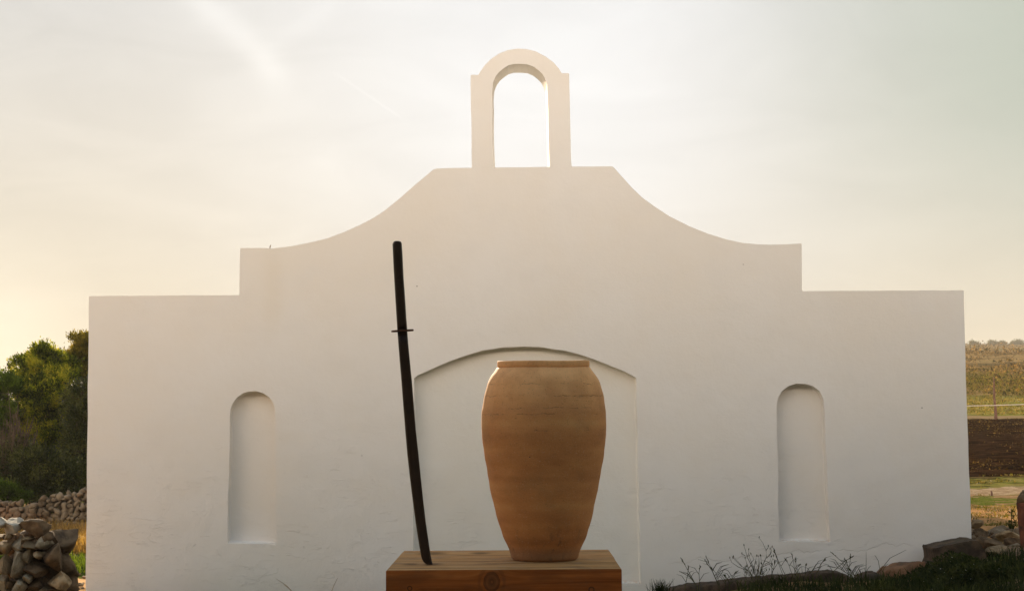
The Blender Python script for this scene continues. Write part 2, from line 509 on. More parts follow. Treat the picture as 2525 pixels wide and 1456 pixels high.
    h = t.m('SUBTRACT', h, t.m('MULTIPLY', t.m('MULTIPLY', edge, t.m('SUBTRACT', 1.0, top)), 0.6))
    finish(t, out, col, 0.85, h, 0.6, 0.006, 0.08)
    return m


def simple_mat(name, c1, c2, scale=6, rough=0.8, bump=0.4, dist=0.01, c3=None, objrand=0.0, spec=0.3, detail=6, obj=False):
    m, t, out = new_mat(name)
    P = t.add('ShaderNodeTexCoord').outputs['Object'] if obj else wpos(t)
    n = t.noise(P, scale, detail, 0.65, 0.3)
    col = t.mix(t.ss(n, 0.32, 0.68), c1, c2)
    if c3:
        n2 = t.noise(t.vm('ADD', P, (5.3, 1.7, 2.9)).outputs[0], scale * 0.45, 4, 0.6)
        col = t.mix(t.ss(n2, 0.52, 0.68), col, c3)
    if objrand:
        r = t.add('ShaderNodeObjectInfo').outputs['Random']
        hs = t.add('ShaderNodeHueSaturation'); t.set(hs, 'Color', col)
        t.set(hs, 'Value', t.m('ADD', 1 - objrand, t.m('MULTIPLY', r, 2 * objrand)))
        col = hs.outputs[0]
    h = t.m('ADD', n, t.m('MULTIPLY', t.noise(P, scale * 5, 4, 0.7), 0.5))
    finish(t, out, col, rough, h, bump, dist, spec)
    return m


def leaf_mat(name, cols, trans=0.5, rough=0.6, spec=0.15):
    m, t, out = new_mat(name)
    g = t.add('ShaderNodeNewGeometry')
    r = g.outputs['Random Per Island']
    big = t.noise(g.outputs['Position'], 3.2, 3, 0.6)
    f = t.m('ADD', t.m('MULTIPLY', r, 0.42), t.m('MULTIPLY', t.ss(big, 0.38, 0.64), 0.58))
    col = t.ramp(f, [(i / (len(cols) - 1) * 0.8 + 0.1, c) for i, c in enumerate(cols)])
    b = t.add('ShaderNodeBsdfPrincipled'); t.set(b, 'Base Color', col); t.set(b, 'Roughness', rough); t.set(b, 'Specular IOR Level', spec)
    tr = t.add('ShaderNodeBsdfTranslucent')
    tc = t.mix(1.0, col, (1.6, 1.45, 0.55), 'MULTIPLY')
    t.set(tr, 'Color', tc)
    mx = t.add('ShaderNodeMixShader'); t.set(mx, 0, trans)
    t.l.new(b.outputs[0], mx.inputs[1]); t.l.new(tr.outputs[0], mx.inputs[2])
    t.l.new(mx.outputs[0], out.inputs[0])
    return m


def ground_mat():
    m, t, out = new_mat('earth_and_grass')
    P = wpos(t)
    x, y, z = t.sep(P)
    n1 = t.noise(P, 0.6, 5, 0.6)
    n2 = t.noise(P, 4.0, 6, 0.65)
    n3 = t.noise(P, 26.0, 4, 0.7)
    soil = t.mix(t.ss(n2, 0.35, 0.65), (0.30, 0.185, 0.095), (0.17, 0.095, 0.05))
    soil = t.mix(t.ss(n3, 0.5, 0.7, 0, 0.6), soil, (0.42, 0.30, 0.18))
    green = t.mix(t.ss(n3, 0.35, 0.65), (0.07, 0.085, 0.018), (0.15, 0.16, 0.03))
    dry = t.mix(t.ss(n2, 0.35, 0.65), (0.27, 0.19, 0.07), (0.14, 0.085, 0.035))
    col = t.mix(t.ss(t.m('ADD', n1, t.m('MULTIPLY', t.m('SUBTRACT', n2, 0.5), 0.6)), 0.45, 0.56), soil, green)
    right = t.ss(x, 1.5, 3.5)
    wy = t.m('ADD', y, t.m('ADD', t.m('MULTIPLY', t.m('SUBTRACT', n1, 0.5), 3.2), t.m('MULTIPLY', t.m('SUBTRACT', n2, 0.5), 2.6)))
    sand = t.mix(t.ss(n3, 0.4, 0.62), (0.55, 0.30, 0.13), (0.34, 0.18, 0.075))
    sand = t.mix(t.ss(n2, 0.55, 0.64), sand, green)
    col = t.mix(t.m('MULTIPLY', right, t.band(wy, 18.0, 24.5, 0.8)), col, sand)
    # far bands are broader, so their edges wander with distance
    # pale bare ridge
    pale = t.mix(t.ss(n2, 0.4, 0.6), (0.42, 0.31, 0.20), (0.27, 0.18, 0.105))
    pale = t.mix(t.ss(n3, 0.52, 0.66, 0, 0.7), pale, (0.12, 0.08, 0.045))
    col = t.mix(t.m('MULTIPLY', right, t.band(wy, 28.0, 30.3, 0.4)), col, pale)
    gs = t.mix(t.ss(n2, 0.35, 0.6), (0.13, 0.14, 0.025), (0.24, 0.19, 0.06))
    gs = t.mix(t.ss(t.noise(P, 2.2, 5, 0.7), 0.47, 0.60, 0, 0.85), gs, (0.035, 0.035, 0.012))
    col = t.mix(t.m('MULTIPLY', right, t.band(wy, 30.3, 33.0, 0.5)), col, gs)
    # dark brown band across the right field
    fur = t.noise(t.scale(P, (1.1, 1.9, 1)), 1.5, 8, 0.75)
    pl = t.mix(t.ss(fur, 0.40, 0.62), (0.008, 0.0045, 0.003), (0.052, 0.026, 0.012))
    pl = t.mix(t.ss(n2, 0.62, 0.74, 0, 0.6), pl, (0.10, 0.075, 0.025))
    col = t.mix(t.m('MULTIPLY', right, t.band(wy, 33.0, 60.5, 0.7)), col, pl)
    col = t.mix(t.m('MULTIPLY', right, t.band(wy, 60.5, 63.5, 0.6)), col, (0.25, 0.175, 0.095))
    wet = t.noise(t.scale(P, (0.12, 0.5, 1)), 1.0, 5, 0.6)
    gstrip = t.mix(t.ss(wet, 0.4, 0.6), (0.17, 0.17, 0.03), (0.32, 0.25, 0.07))
    gstrip = t.mix(t.ss(t.noise(t.scale(P, (0.5, 1.0, 1)), 1.2, 6, 0.7), 0.50, 0.66, 0, 0.6), gstrip, (0.05, 0.06, 0.015))
    col = t.mix(t.m('MULTIPLY', right, t.band(wy, 63.5, 88, 1.2)), col, gstrip)
    far = t.noise(t.scale(P, (0.035, 0.045, 0.2)), 1.0, 6, 0.7)
    hill = t.ramp(far, [(0.36, (0.035, 0.030, 0.010)), (0.46, (0.15, 0.10, 0.035)), (0.53, (0.30, 0.19, 0.075)), (0.60, (0.09, 0.085, 0.02)), (0.70, (0.38, 0.25, 0.11))])
    col = t.mix(t.ss(y, 86, 92), col, hill)
    # left side: bare trodden earth near the chapel corner, then green, then straw
    left = t.ss(x, -3.2, -4.2)
    col = t.mix(t.m('MULTIPLY', left, t.band(wy, 6, 18.6, 0.35)), col, t.mix(t.ss(n2, 0.46, 0.66), (0.66, 0.42, 0.22), (0.36, 0.23, 0.11)))  # earth coloured bright orange to bounce warm light onto the wall
    col = t.mix(t.m('MULTIPLY', left, t.band(wy, 18.6, 21.0, 0.3)), col, (0.05, 0.07, 0.015))
    col = t.mix(t.m('MULTIPLY', left, t.band(wy, 21.0, 27.5, 0.5)), col, dry)
    col = t.mix(t.m('MULTIPLY', t.ss(wy, 13.3, 12.2), t.ss(x, -4.4, -3.8)), col, t.mix(t.ss(n2, 0.35, 0.65), (0.36, 0.30, 0.23), (0.27, 0.22, 0.165)))  # unseen ground before the wall, made paler to bounce light up
    h = t.m('ADD', n2, t.m('MULTIPLY', n3, 0.5))
    finish(t, out, col, 1.0, h, 0.8, 0.05, 0.0)
    return m


M = {}
M['plaster'] = plaster_mat('white_plaster')
pn = at(1980, 1333, 17.2)
M['niche_r'] = plaster_mat('white_plaster_rusty_sill', niche=(pn.z, 0.035, 0.8))
M['niche_l'] = plaster_mat('white_plaster_sill', niche=(at(620, 1340, 17.2).z, 0.02, 0.4))
M['door'] = plaster_mat('white_plaster_doorway', base=(0.81, 0.79, 0.75), niche=(at(1560, 1437, 17.2).z, 0.06, 0.6))
M['jar'] = jar_mat()
M['timber'] = timber_mat()
M['sword'] = simple_mat('dark_stained_wood', (0.017, 0.007, 0.004), (0.030, 0.013, 0.007), 8, 0.38, 0.2, 0.003, spec=0.35)
M['guard'] = simple_mat('rusted_iron', (0.05, 0.020, 0.010), (0.10, 0.035, 0.014), 30, 0.7, 0.3, 0.003)
M['stone'] = simple_mat('limestone_brown', (0.17, 0.105, 0.05), (0.46, 0.32, 0.18), 6, 0.9, 1.0, 0.06, (0.11, 0.065, 0.04), 0.28, obj=True)
M['stone_grey'] = simple_mat('limestone_grey', (0.19, 0.15, 0.10), (0.48, 0.40, 0.28), 7, 0.9, 1.0, 0.06, (0.12, 0.10, 0.07), 0.15, obj=True)
M['stone_white'] = simple_mat('limestone_white', (0.26, 0.215, 0.16), (0.46, 0.40, 0.32), 6, 0.9, 0.8, 0.02, (0.36, 0.22, 0.11), obj=True)
M['stone_dark'] = simple_mat('limestone_dark', (0.060, 0.036, 0.020), (0.20, 0.125, 0.065), 7, 0.92, 1.0, 0.03, (0.22, 0.16, 0.09), 0.1, obj=True)
M['wallstone'] = simple_mat('limestone_rubble', (0.085, 0.058, 0.034), (0.23, 0.175, 0.115), 3.5, 0.92, 0.9, 0.03, (0.20, 0.12, 0.07))
M['kerb'] = simple_mat('weathered_sandstone', (0.035, 0.022, 0.013), (0.11, 0.070, 0.042), 7, 0.9, 0.9, 0.03, (0.05, 0.04, 0.025))
M['kerb_red'] = simple_mat('reddish_sandstone', (0.15, 0.065, 0.03), (0.24, 0.125, 0.065), 9, 0.9, 0.9, 0.02, (0.07, 0.05, 0.03))
M['bark'] = simple_mat('bark', (0.06, 0.042, 0.03), (0.14, 0.10, 0.07), 14, 0.9, 0.8, 0.02)
M['twig'] = simple_mat('dry_twigs', (0.065, 0.042, 0.024), (0.13, 0.088, 0.052), 10, 0.85, 0.2, 0.005)
M['rustwood'] = simple_mat('red_rotten_wood', (0.20, 0.065, 0.03), (0.10, 0.032, 0.018), 9, 0.85, 0.8, 0.02, (0.035, 0.018, 0.012))
M['post'] = simple_mat('old_post_wood', (0.12, 0.055, 0.035), (0.20, 0.11, 0.075), 9, 0.85, 0.5, 0.02)
M['rail'] = simple_mat('white_pipe', (0.48, 0.41, 0.33), (0.60, 0.52, 0.43), 3, 0.5, 0.1, 0.01)
M['roof'] = simple_mat('roof_render', (0.50, 0.47, 0.42), (0.60, 0.57, 0.52), 3, 0.9, 0.3, 0.01)
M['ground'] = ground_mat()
M['juniper'] = leaf_mat('juniper_leaves', [(0.022, 0.032, 0.005), (0.085, 0.110, 0.013), (0.24, 0.27, 0.026), (0.44, 0.37, 0.045)], 0.6)
M['pine'] = leaf_mat('pine_leaves', [(0.04, 0.04, 0.009), (0.13, 0.115, 0.018), (0.26, 0.20, 0.035)], 0.55)
M['olive'] = leaf_mat('olive_leaves', [(0.020, 0.027, 0.008), (0.045, 0.055, 0.016), (0.13, 0.135, 0.045)], 0.4, 0.35, 0.3)
M['bush'] = leaf_mat('bush_leaves', [(0.03, 0.05, 0.008), (0.07, 0.11, 0.014), (0.12, 0.17, 0.02)], 0.5)
M['grass'] = leaf_mat('grass_blades', [(0.03, 0.045, 0.008), (0.06, 0.085, 0.014), (0.11, 0.12, 0.02)], 0.45)
M['lit_grass'] = leaf_mat('yellow_green_grass', [(0.045, 0.042, 0.010), (0.095, 0.082, 0.018), (0.22, 0.155, 0.05)], 0.45)
M['straw'] = leaf_mat('straw', [(0.13, 0.080, 0.028), (0.26, 0.16, 0.06), (0.38, 0.25, 0.10)], 0.45)
M['weed'] = leaf_mat('weed_green', [(0.012, 0.019, 0.006), (0.026, 0.036, 0.011), (0.060, 0.066, 0.022)], 0.3, 0.9, 0.05)
M['scrub'] = leaf_mat('scrub_leaves', [(0.020, 0.016, 0.006), (0.055, 0.040, 0.014), (0.14, 0.085, 0.03), (0.28, 0.17, 0.06)], 0.3, 1.0, 0.0)
M['stalk'] = leaf_mat('grass_stalks', [(0.035, 0.036, 0.016), (0.06, 0.06, 0.026), (0.10, 0.09, 0.04)], 0.3, 0.8, 0.1)
M['farleaf'] = leaf_mat('far_tree_leaves', [(0.06, 0.06, 0.03), (0.10, 0.095, 0.045)], 0.3)
M['petal'] = simple_mat('pale_petals', (0.45, 0.42, 0.34), (0.6, 0.56, 0.45), 20, 0.8, 0.1, 0.002)

# ------------------------------------------------------------------ terrain
def sst(a, b, v):
    t = np.clip((v - a) / (b - a), 0, 1)
    return t * t * (3 - 2 * t)


NEAR_X = [-60, -4.2, -3.0, 1.7, 2.2, 2.8, 3.4, 4.0, 4.4, 4.8, 5.6, 9, 60]
NEAR_Z = [-.05, -.05, -.16, -.15, -.03, .03, .05, .09, .15, .27, .38, .45, .6]
PR_D = [17, 19, 22, 26, 28.5, 32, 60, 66, 85, 120, 200, 400, 600, 660, 900, 1400]
PR_Y = [1345, 1318, 1270, 1232, 1212, 1185, 1032, 1017, 980, 932, 896, 866, 852, 858, 950, 995]
PR_Z = [CAMZ - (y_ - 992) / FPX * d_ for d_, y_ in zip(PR_D, PR_Y)]
PL_D = [17, 22, 27, 34, 80, 600, 1400]
PL_Z = [-.05, -.1, -.25, -.15, .5, 4, 5]


def gz(x, y):
    x = np.asarray(x, dtype=float); y = np.asarray(y, dtype=float)
    near = np.interp(x, NEAR_X, NEAR_Z)
    wr = sst(0.0, 1.0, x / (4.2 + 0.13 * np.maximum(y - 17, 0)))
    far = wr * np.interp(y, PR_D, PR_Z) + (1 - wr) * np.interp(y, PL_D, PL_Z)
    t = sst(17.4, 21.5, y)
    z = (1 - t) * near + t * far
    z = z + 0.022 * np.sin(x * 3.1 + y * 1.3) * np.sin(y * 2.3 - x * 0.9) + 0.010 * np.sin(x * 9.1 + 1.0) * np.sin(y * 7.3)
    s_ = sst(60, 300, y)
    z = z + s_ * (0.8 * np.sin(x * 0.05 + 1) * np.sin(y * 0.043) + 0.35 * np.sin(x * 0.13 + y * 0.05))
    return z


def g1(x, y):
    return float(gz(x, y))


ys = [-40 + i * 2.0 for i in range(25)]
yv = 10.0
while yv < 1400:
    ys.append(yv); yv += max(0.16, (yv - 14) * 0.022)
ys.append(1400)
tx = np.linspace(-1, 1, 281)
xs = np.sinh(tx * 6.2) / math.sinh(6.2) * 800
xs = np.sort(np.concatenate([xs, np.arange(4.4, 9.0, 0.17), np.arange(-9, -3.6, 0.17)]))
XX, YY = np.meshgrid(xs, np.array(ys))
ZZ = gz(XX, YY)
V = np.stack([XX.ravel(), YY.ravel(), ZZ.ravel()], 1)
nx, ny = len(xs), len(ys)
i0 = (np.arange(ny - 1)[:, None] * nx + np.arange(nx - 1)[None, :]).ravel()
F = np.stack([i0, i0 + 1, i0 + 1 + nx, i0 + nx], 1)
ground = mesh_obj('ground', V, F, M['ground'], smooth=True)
tag(ground, 'bare earth and grass sloping up to a scrubby hill', kind='structure')

# ------------------------------------------------------------------ chapel
WD = 17.0
def wp(px, py):
    p = at(px, py, WD)
    return (p.x, p.z)


chapel = empty('chapel', (0, WD, -0.1))
tag(chapel, 'white plastered chapel with stepped curved gable, open bell arch and blind niches', 'chapel')


def densify(pts, step=0.12, amp=0.003, closed=True, seed=0):
    out = []
    n = len(pts)
    for i in range(n if closed else n - 1):
        a, b = pts[i], pts[(i + 1) % n]
        L = math.hypot(b[0] - a[0], b[1] - a[1])
        k_ = max(1, int(L / step))
        for j in range(k_):
            t = j / k_
            x = a[0] + (b[0] - a[0]) * t; z = a[1] + (b[1] - a[1]) * t
            if j:
                nv = mnoise.noise_vector(Vector((x * 3.7, seed, z * 3.7)))
                x += nv.x * amp * 2; z += nv.z * amp * 2
            out.append((x, z))
    if not closed:
        out.append(pts[-1])
    return out


out_px = [(209.5, 1650), (219, 731), (222, 729.5), (400, 728), (590, 727), (590.6, 660), (592, 613), (595, 611.3), (640, 611.2), (664, 611.8), (667, 613),
          (720, 606.5), (765, 597.5), (808, 587), (850, 571), (890, 553), (920, 537), (945, 521), (985, 489), (1020, 458), (1050, 433), (1068, 418), (1076, 415.6),
          (1161, 413.6), (1409.5, 410.6), (1508, 410), (1513, 413), (1530, 432), (1558, 463), (1583, 487), (1612, 508), (1650, 533), (1700, 558), (1745, 576), (1790, 590), (1830, 598.5),
          (1870, 602.3), (1900, 603), (1940, 602), (1974, 600), (1976, 601.5), (1976.5, 660), (1976.5, 714), (1979, 717.3), (2150, 716.5), (2373, 715), (2375.5, 717),
          (2380, 900), (2387, 1120), (2394, 1300), (2402, 1650)]
outline = densify([wp(*p) for p in out_px], 0.15, 0.003)

niche_l_px = [(560, 1338), (563, 1200), (566, 1100), (566.5, 1030), (568, 1008), (574, 993), (584, 979), (598, 969), (614, 964), (632, 963.5), (650, 969),
              (664, 979), (673, 991), (678, 1006), (679, 1040), (680, 1150), (681, 1341)]
niche_r_px = [(1921, 1334), (1918, 1200), (1915, 1080), (1914, 1000), (1917, 982), (1927, 964), (1943, 951), (1962, 945), (1985, 945.5), (2004, 951), (2020, 963),
              (2029, 981), (2032, 1000), (2037, 1120), (2042, 1240), (2047, 1335)]
door_px = [(1018, 1440), (1019, 1300), (1020, 1100), (1020.5, 932), (1030, 924), (1060, 911), (1110, 889), (1150, 875), (1190, 863), (1240, 855.5), (1290, 853.5), (1340, 855.5), (1390, 863),
           (1430, 873), (1470, 887), (1510, 903), (1540, 915), (1562, 927), (1568, 931), (1569, 940), (1571, 1050), (1576, 1250), (1580, 1438)]
holes = []
for px_, am in ((niche_l_px, .004), (niche_r_px, .004), (door_px, .004)):
    holes.append(densify([wp(*p) for p in px_], 0.10, am, seed=3))
TH = 0.46
facade = extrude_outline('facade', outline, WD, WD + TH, M['plaster'], chapel, holes=holes, back_holes=[], loc=(0, WD, -0.1)) if False else None
# front skin with the openings, sides and back without them
def build_facade():
    loops = [outline] + holes
    flat = [p for lp in loops for p in lp]
    tris = tessellate_polygon([[Vector((p[0], p[1], 0)) for p in lp] for lp in loops])
    verts = [(p[0], WD, p[1]) for p in flat]
    faces = [tuple(t) for t in tris]
    no = len(outline)
    b0 = len(verts)
    verts += [(p[0], WD + TH, p[1]) for p in outline]
    bt = tessellate_polygon([[Vector((p[0], p[1], 0)) for p in outline]])
    faces += [tuple(i + b0 for i in reversed(t)) for t in bt]
    for i in range(no):
        j = (i + 1) % no
        faces.append((i, j, b0 + j, b0 + i))
    o = mesh_obj('facade_wall', verts, faces, M['plaster'], chapel, loc=(0, WD, -0.1))
    fix_normals(o)
    return o
facade = build_facade()


def niche(name, loop, depth, mat, inset=0.012):
    """back panel and splayed reveals of a blind opening"""
    cx = sum(p[0] for p in loop) / len(loop); cz = sum(p[1] for p in loop) / len(loop)
    n = len(loop)
    verts = [(p[0], WD, p[1]) for p in loop]
    rounds = [(0.12, 0.002), (0.75, 0.004), (0.93, inset * 0.6), (1.0, inset * 1.6)]
    def ins(p, d):
        vx, vz = cx - p[0], cz - p[1]
        L = math.hypot(vx, vz)
        return (p[0] + vx / L * d, p[1] + vz / L * d)
    for f_, d in rounds:
        for p in loop:
            q = ins(p, d)
            verts.append((q[0], WD + depth * f_, q[1]))
    faces = []
    for r_ in range(len(rounds)):
        for i in range(n):
            j = (i + 1) % n
            faces.append((r_ * n + i, r_ * n + j, (r_ + 1) * n + j, (r_ + 1) * n + i))
    tris = tessellate_polygon([[Vector((verts[len(rounds) * n + i][0], verts[len(rounds) * n + i][2], 0)) for i in range(n)]])
    faces += [tuple(i + len(rounds) * n for i in t) for t in tris]
    o = mesh_obj(name, verts, faces, mat, chapel, loc=(0, WD, -0.1))
    bm = bmesh.new(); bm.from_mesh(o.data)
    bmesh.ops.recalc_face_normals(bm, faces=bm.faces)
    # the panel must face the viewer
    c = sum((f.normal.y * f.calc_area() for f in bm.faces))
    if c > 0:
        bmesh.ops.reverse_faces(bm, faces=bm.faces)
    bm.to_mesh(o.data); bm.free()
    return o


niche('niche', holes[0], 0.125, M['niche_l'])['label'] = 'narrow round-topped blind niche left of the doorway'
niche('niche', holes[1], 0.125, M['niche_r'])['label'] = 'narrow round-topped blind niche above the weeds'
niche('blind_doorway', holes[2], 0.11, M['door'])

bell_out_px = [(1163, 413.6), (1162, 300), (1160, 187), (1162, 184.8), (1179, 185), (1183, 178), (1195, 161), (1210, 146), (1230, 132.5), (1252, 124), (1275, 120.3), (1298, 121.5), (1320, 127),
               (1345, 140), (1365, 155), (1378, 170), (1384.5, 181), (1401, 180.8), (1403, 183), (1405.5, 300), (1408, 400), (1409.5, 410.6)]
bell_in_px = [(1355.5, 411), (1352.5, 330), (1349.8, 229), (1348.3, 206), (1343, 193), (1337, 183), (1328, 174), (1317, 166), (1302, 159.5), (1284, 158), (1266.6, 158.3), (1252.8, 161.5), (1239, 170.6),
              (1229, 179), (1221, 190), (1215, 205), (1212.8, 229), (1214, 330), (1217, 412.4)]
bo = densify([wp(*p) for p in bell_out_px], 0.10, 0.003, closed=False, seed=5)
bi = densify([wp(*p) for p in bell_in_px], 0.10, 0.003, closed=False, seed=6)
cxm = 0.5 * (bi[0][0] + bi[-1][0])
loopf = bo + bi
bi_b = [(p[0] + (cxm - 0.003 - p[0]) * 0.035, p[1]) for p in bi]
loopb = bo + bi_b
nb = len(loopf)
tris = tessellate_polygon([[Vector((p[0], p[1], 0)) for p in loopf]])
verts = [(p[0], WD, p[1]) for p in loopf] + [(p[0], WD + TH, p[1]) for p in loopb]
faces = [tuple(t) for t in tris] + [tuple(i + nb for i in reversed(t)) for t in tris]
for i in range(nb):
    j = (i + 1) % nb
    if i in (len(bo) - 1, nb - 1):
        continue
    faces.append((i, j, nb + j, nb + i))
bell = mesh_obj('bell_arch', verts, faces, M['plaster'], chapel, loc=(0, WD, -0.1))
fix_normals(bell)

# body of the chapel behind the facade
y0, y1 = WD + TH + 0.003, 29.0
nx0, nx1 = -3.3, 3.9
zr, zp = 2.6, 3.1
gv = [(nx0, y0, -0.3), (nx1, y0, -0.3), (nx1, y0, zr), (0.3, y0, zp), (nx0, y0, zr),
      (nx0, y1, -0.3), (nx1, y1, -0.3), (nx1, y1, zr), (0.3, y1, zp), (nx0, y1, zr)]
mesh_obj('nave', gv, [(0, 1, 2, 3, 4), (9, 8, 7, 6, 5), (1, 6, 7, 2), (0, 4, 9, 5), (0, 5, 6, 1), (2, 7, 8, 3), (3, 8, 9, 4)], M['plaster'], chapel, loc=(0, WD, -0.1))
e = 0.16
rv = [(nx0 - e, y0, zr - 0.03), (0.3, y0, zp + 0.02), (nx1 + e, y0, zr - 0.03), (nx1 + e, y0, zr + 0.07), (0.3, y0, zp + 0.13), (nx0 - e, y0, zr + 0.07)]
rv = rv + [(p[0], y1 + 0.2, p[2]) for p in rv]
mesh_obj('roof', rv, [(5, 4, 1, 0), (4, 3, 2, 1), (6, 7, 10, 11), (7, 8, 9, 10), (0, 6, 11, 5), (5, 11, 10, 4), (4, 10, 9, 3), (3, 9, 8, 2), (2, 8, 7, 1), (1, 7, 6, 0)], M['roof'], chapel, loc=(0, WD, -0.1))
ax = box('shadow_annex', (nx1 + 0.003, 24.0, 0.0), (5.6, 25.6, 3.05), M['plaster'], chapel, loc=(0, WD, -0.1))  # unseen annex, added and sized to cast the shadow right of the chapel
box('shadow_annex_roof', (nx1 + 0.18, 23.9, 3.053), (5.7, 25.7, 3.17), M['roof'], chapel, loc=(0, WD, -0.1))

# ------------------------------------------------------------------ timber block, jar, sword
BF, BB = 8.0, 9.08
tl = at(951, 1405.5, BF); tr_ = at(1532.5, 1400.5, BF)
ztop = 0.5 * (tl.z + tr_.z)
xl, xr = tl.x, tr_.x
xbl, xbr = at(995, 1356, BB).x, at(1500.5, 1354.5, BB).x
zg = g1(0, 8.5)
top_px = [(xl, BF), (xr, BF), (at(1516, 1380, 8.52).x, 8.52), (at(1513, 1374, 8.66).x, 8.66), (xbr, BB), (xbl, BB), (at(990, 1360, 8.97).x, 8.97)]
bm = bmesh.new()
lo = [bm.verts.new((x_ - 0.0, y_ - 8.5, zg - 0.05 - zg)) for x_, y_ in top_px]
hi = [bm.verts.new((x_, y_ - 8.5, ztop - zg)) for x_, y_ in top_px]
bm.faces.new(hi); bm.faces.new(list(reversed(lo)))
for i in range(len(lo)):
    j = (i + 1) % len(lo)
    bm.faces.new((lo[i], lo[j], hi[j], hi[i]))
bmesh.ops.recalc_face_normals(bm, faces=bm.faces)
bmesh.ops.bevel(bm, geom=[e_ for e_ in bm.edges if abs(e_.verts[0].co.z - e_.verts[1].co.z) < 1e-4 and e_.verts[0].co.z > 0.3] + [e_ for e_ in bm.edges if abs(e_.verts[0].co.z - e_.verts[1].co.z) > 0.5], offset=0.004, segments=2, affect='EDGES')
me = bpy.data.meshes.new('timber_block'); bm.to_mesh(me); bm.free()
me.materials.append(M['timber'])
blk = link(bpy.data.objects.new('timber_block', me)); blk.location = (0, 8.5, zg)
tag(blk, 'thick knotty timber block with cracked bleached top carrying the clay jar', 'timber block')

# jar: profile traced from its two silhouettes
JD = 8.52
prof = [(150, 222, 752), (175, 198, 772), (200, 178, 790), (240, 160, 813), (300, 143, 832), (350, 133, 842), (420, 125, 850), (500, 122, 853), (560, 126, 850), (600, 132, 846), (650, 138, 839),
        (700, 147, 830), (760, 157, 816), (850, 173, 801), (950, 198, 785), (1000, 209, 774), (1100, 238, 745), (1150, 258, 727), (1200, 281, 706), (1235, 289, 700), (1262, 297, 694)]
sc_ = 1 / 2.167 / 1.0934
pr = []
for yy_, a_, b_ in prof:
    vy = (920 + yy_ / 2.167) / 1.0934
    pr.append((at(1262 + 78, vy, JD).z, (b_ - a_) / 2 * sc_ / FPX * JD))
jx = at(1240 / 1.0934 + 488 * sc_, 1000, JD).x
zb = ztop + 0.001
pr = [(z_, r_) for z_, r_ in pr]
zt = at(1339, 890.5, JD).z
rl = 113.7 / FPX * JD
zlip = at(1339, 906, JD).z
outer = [(zt - 0.0005, rl - 0.005), (zt - 0.0025, rl - 0.001), (zt - 0.006, rl), (zlip + 0.004, rl), (zlip + 0.0012, rl - 0.0012), (zlip, rl - 0.005)] + pr + [(zb + 0.030, pr[-1][1] * 0.985), (zb + 0.013, pr[-1][1] * 0.980), (zb + 0.008, pr[-1][1] * 0.962), (zb + 0.004, pr[-1][1] * 0.93), (zb, pr[-1][1] * 0.92), (zb, 0.001)]
outer = [q for i, q in enumerate(outer) if i < 6 or q[0] >= zb + 0.03 or i >= len(outer) - 5]
inner = [(zt, rl - 0.02), (zt - 0.002, rl - 0.032), (zt - 0.012, rl - 0.042), (zt - 0.05, rl - 0.045)] + [(z_, r_ - 0.03) for z_, r_ in pr[2:-1]] + [(zb + 0.04, pr[-1][1] - 0.03), (zb + 0.03, 0.001)]
full = list(reversed(inner)) + outer
# resample finely for the throwing ridges
fine = []
for i in range(len(full) - 1):
    (za, ra), (zc, rc) = full[i], full[i + 1]
    k_ = max(1, int(math.hypot(za - zc, ra - rc) / 0.012))
    for j in range(k_):
        fine.append((za + (zc - za) * j / k_, ra + (rc - ra) * j / k_))
fine.append(full[-1])
# smooth the outer profile a little away from the lip
sm = list(fine)
for it in range(3):
    nw = list(sm)
    for i in range(2, len(sm) - 2):
        if sm[i][0] < zlip - 0.015 and sm[i][0] > zb + 0.02:
            nw[i] = (sm[i][0], 0.25 * sm[i - 1][1] + 0.5 * sm[i][1] + 0.25 * sm[i + 1][1])
    sm = nw
SEG = 128
jv = []
for z_, r_ in sm:
    for s_ in range(SEG):
        a_ = 2 * math.pi * s_ / SEG
        dr = 0
        if zb + 0.02 < z_ < zlip:
            p_ = Vector((math.cos(a_) * 0.7, math.sin(a_) * 0.7, z_ * 9))
            dr = 0.0036 * mnoise.noise(Vector((math.cos(a_) * 0.9, math.sin(a_) * 0.9, z_ * 4))) + 0.0018 * mnoise.noise(p_) + 0.0010 * mnoise.noise(p_ * 2.7 + Vector((4, 4, 4)))
            dr += 0.0007 * math.sin(z_ * 62 + 1.2 * math.sin(z_ * 17))
        elif z_ >= zlip:
            dr = 0.0012 * mnoise.noise(Vector((math.cos(a_) * 2, math.sin(a_) * 2, 3)))
        dz = 0.0025 * mnoise.noise(Vector((math.cos(a_) * 1.2, math.sin(a_) * 1.2, 9))) if z_ > zlip - 0.02 else 0
        if z_ > zlip - 0.012:      # the mouth is thrown slightly out of level, high at the back
            dz += 0.004 * (1 + math.sin(a_))
        r2 = max(r_ + (dr if r_ > 0.05 else 0), 0.001)
        jv.append((jx + r2 * math.cos(a_), JD + r2 * math.sin(a_), z_ + dz))
jf = []
for i in range(len(sm) - 1):
    for s_ in range(SEG):
        t_ = (s_ + 1) % SEG
        jf.append((i * SEG + s_, i * SEG + t_, (i + 1) * SEG + t_, (i + 1) * SEG + s_))
jar = mesh_obj('clay_jar', jv, jf, M['jar'], smooth=True, loc=(jx, JD, zb))
fix_normals(jar)
tag(jar, 'tall terracotta storage jar standing on the timber block', 'jar')

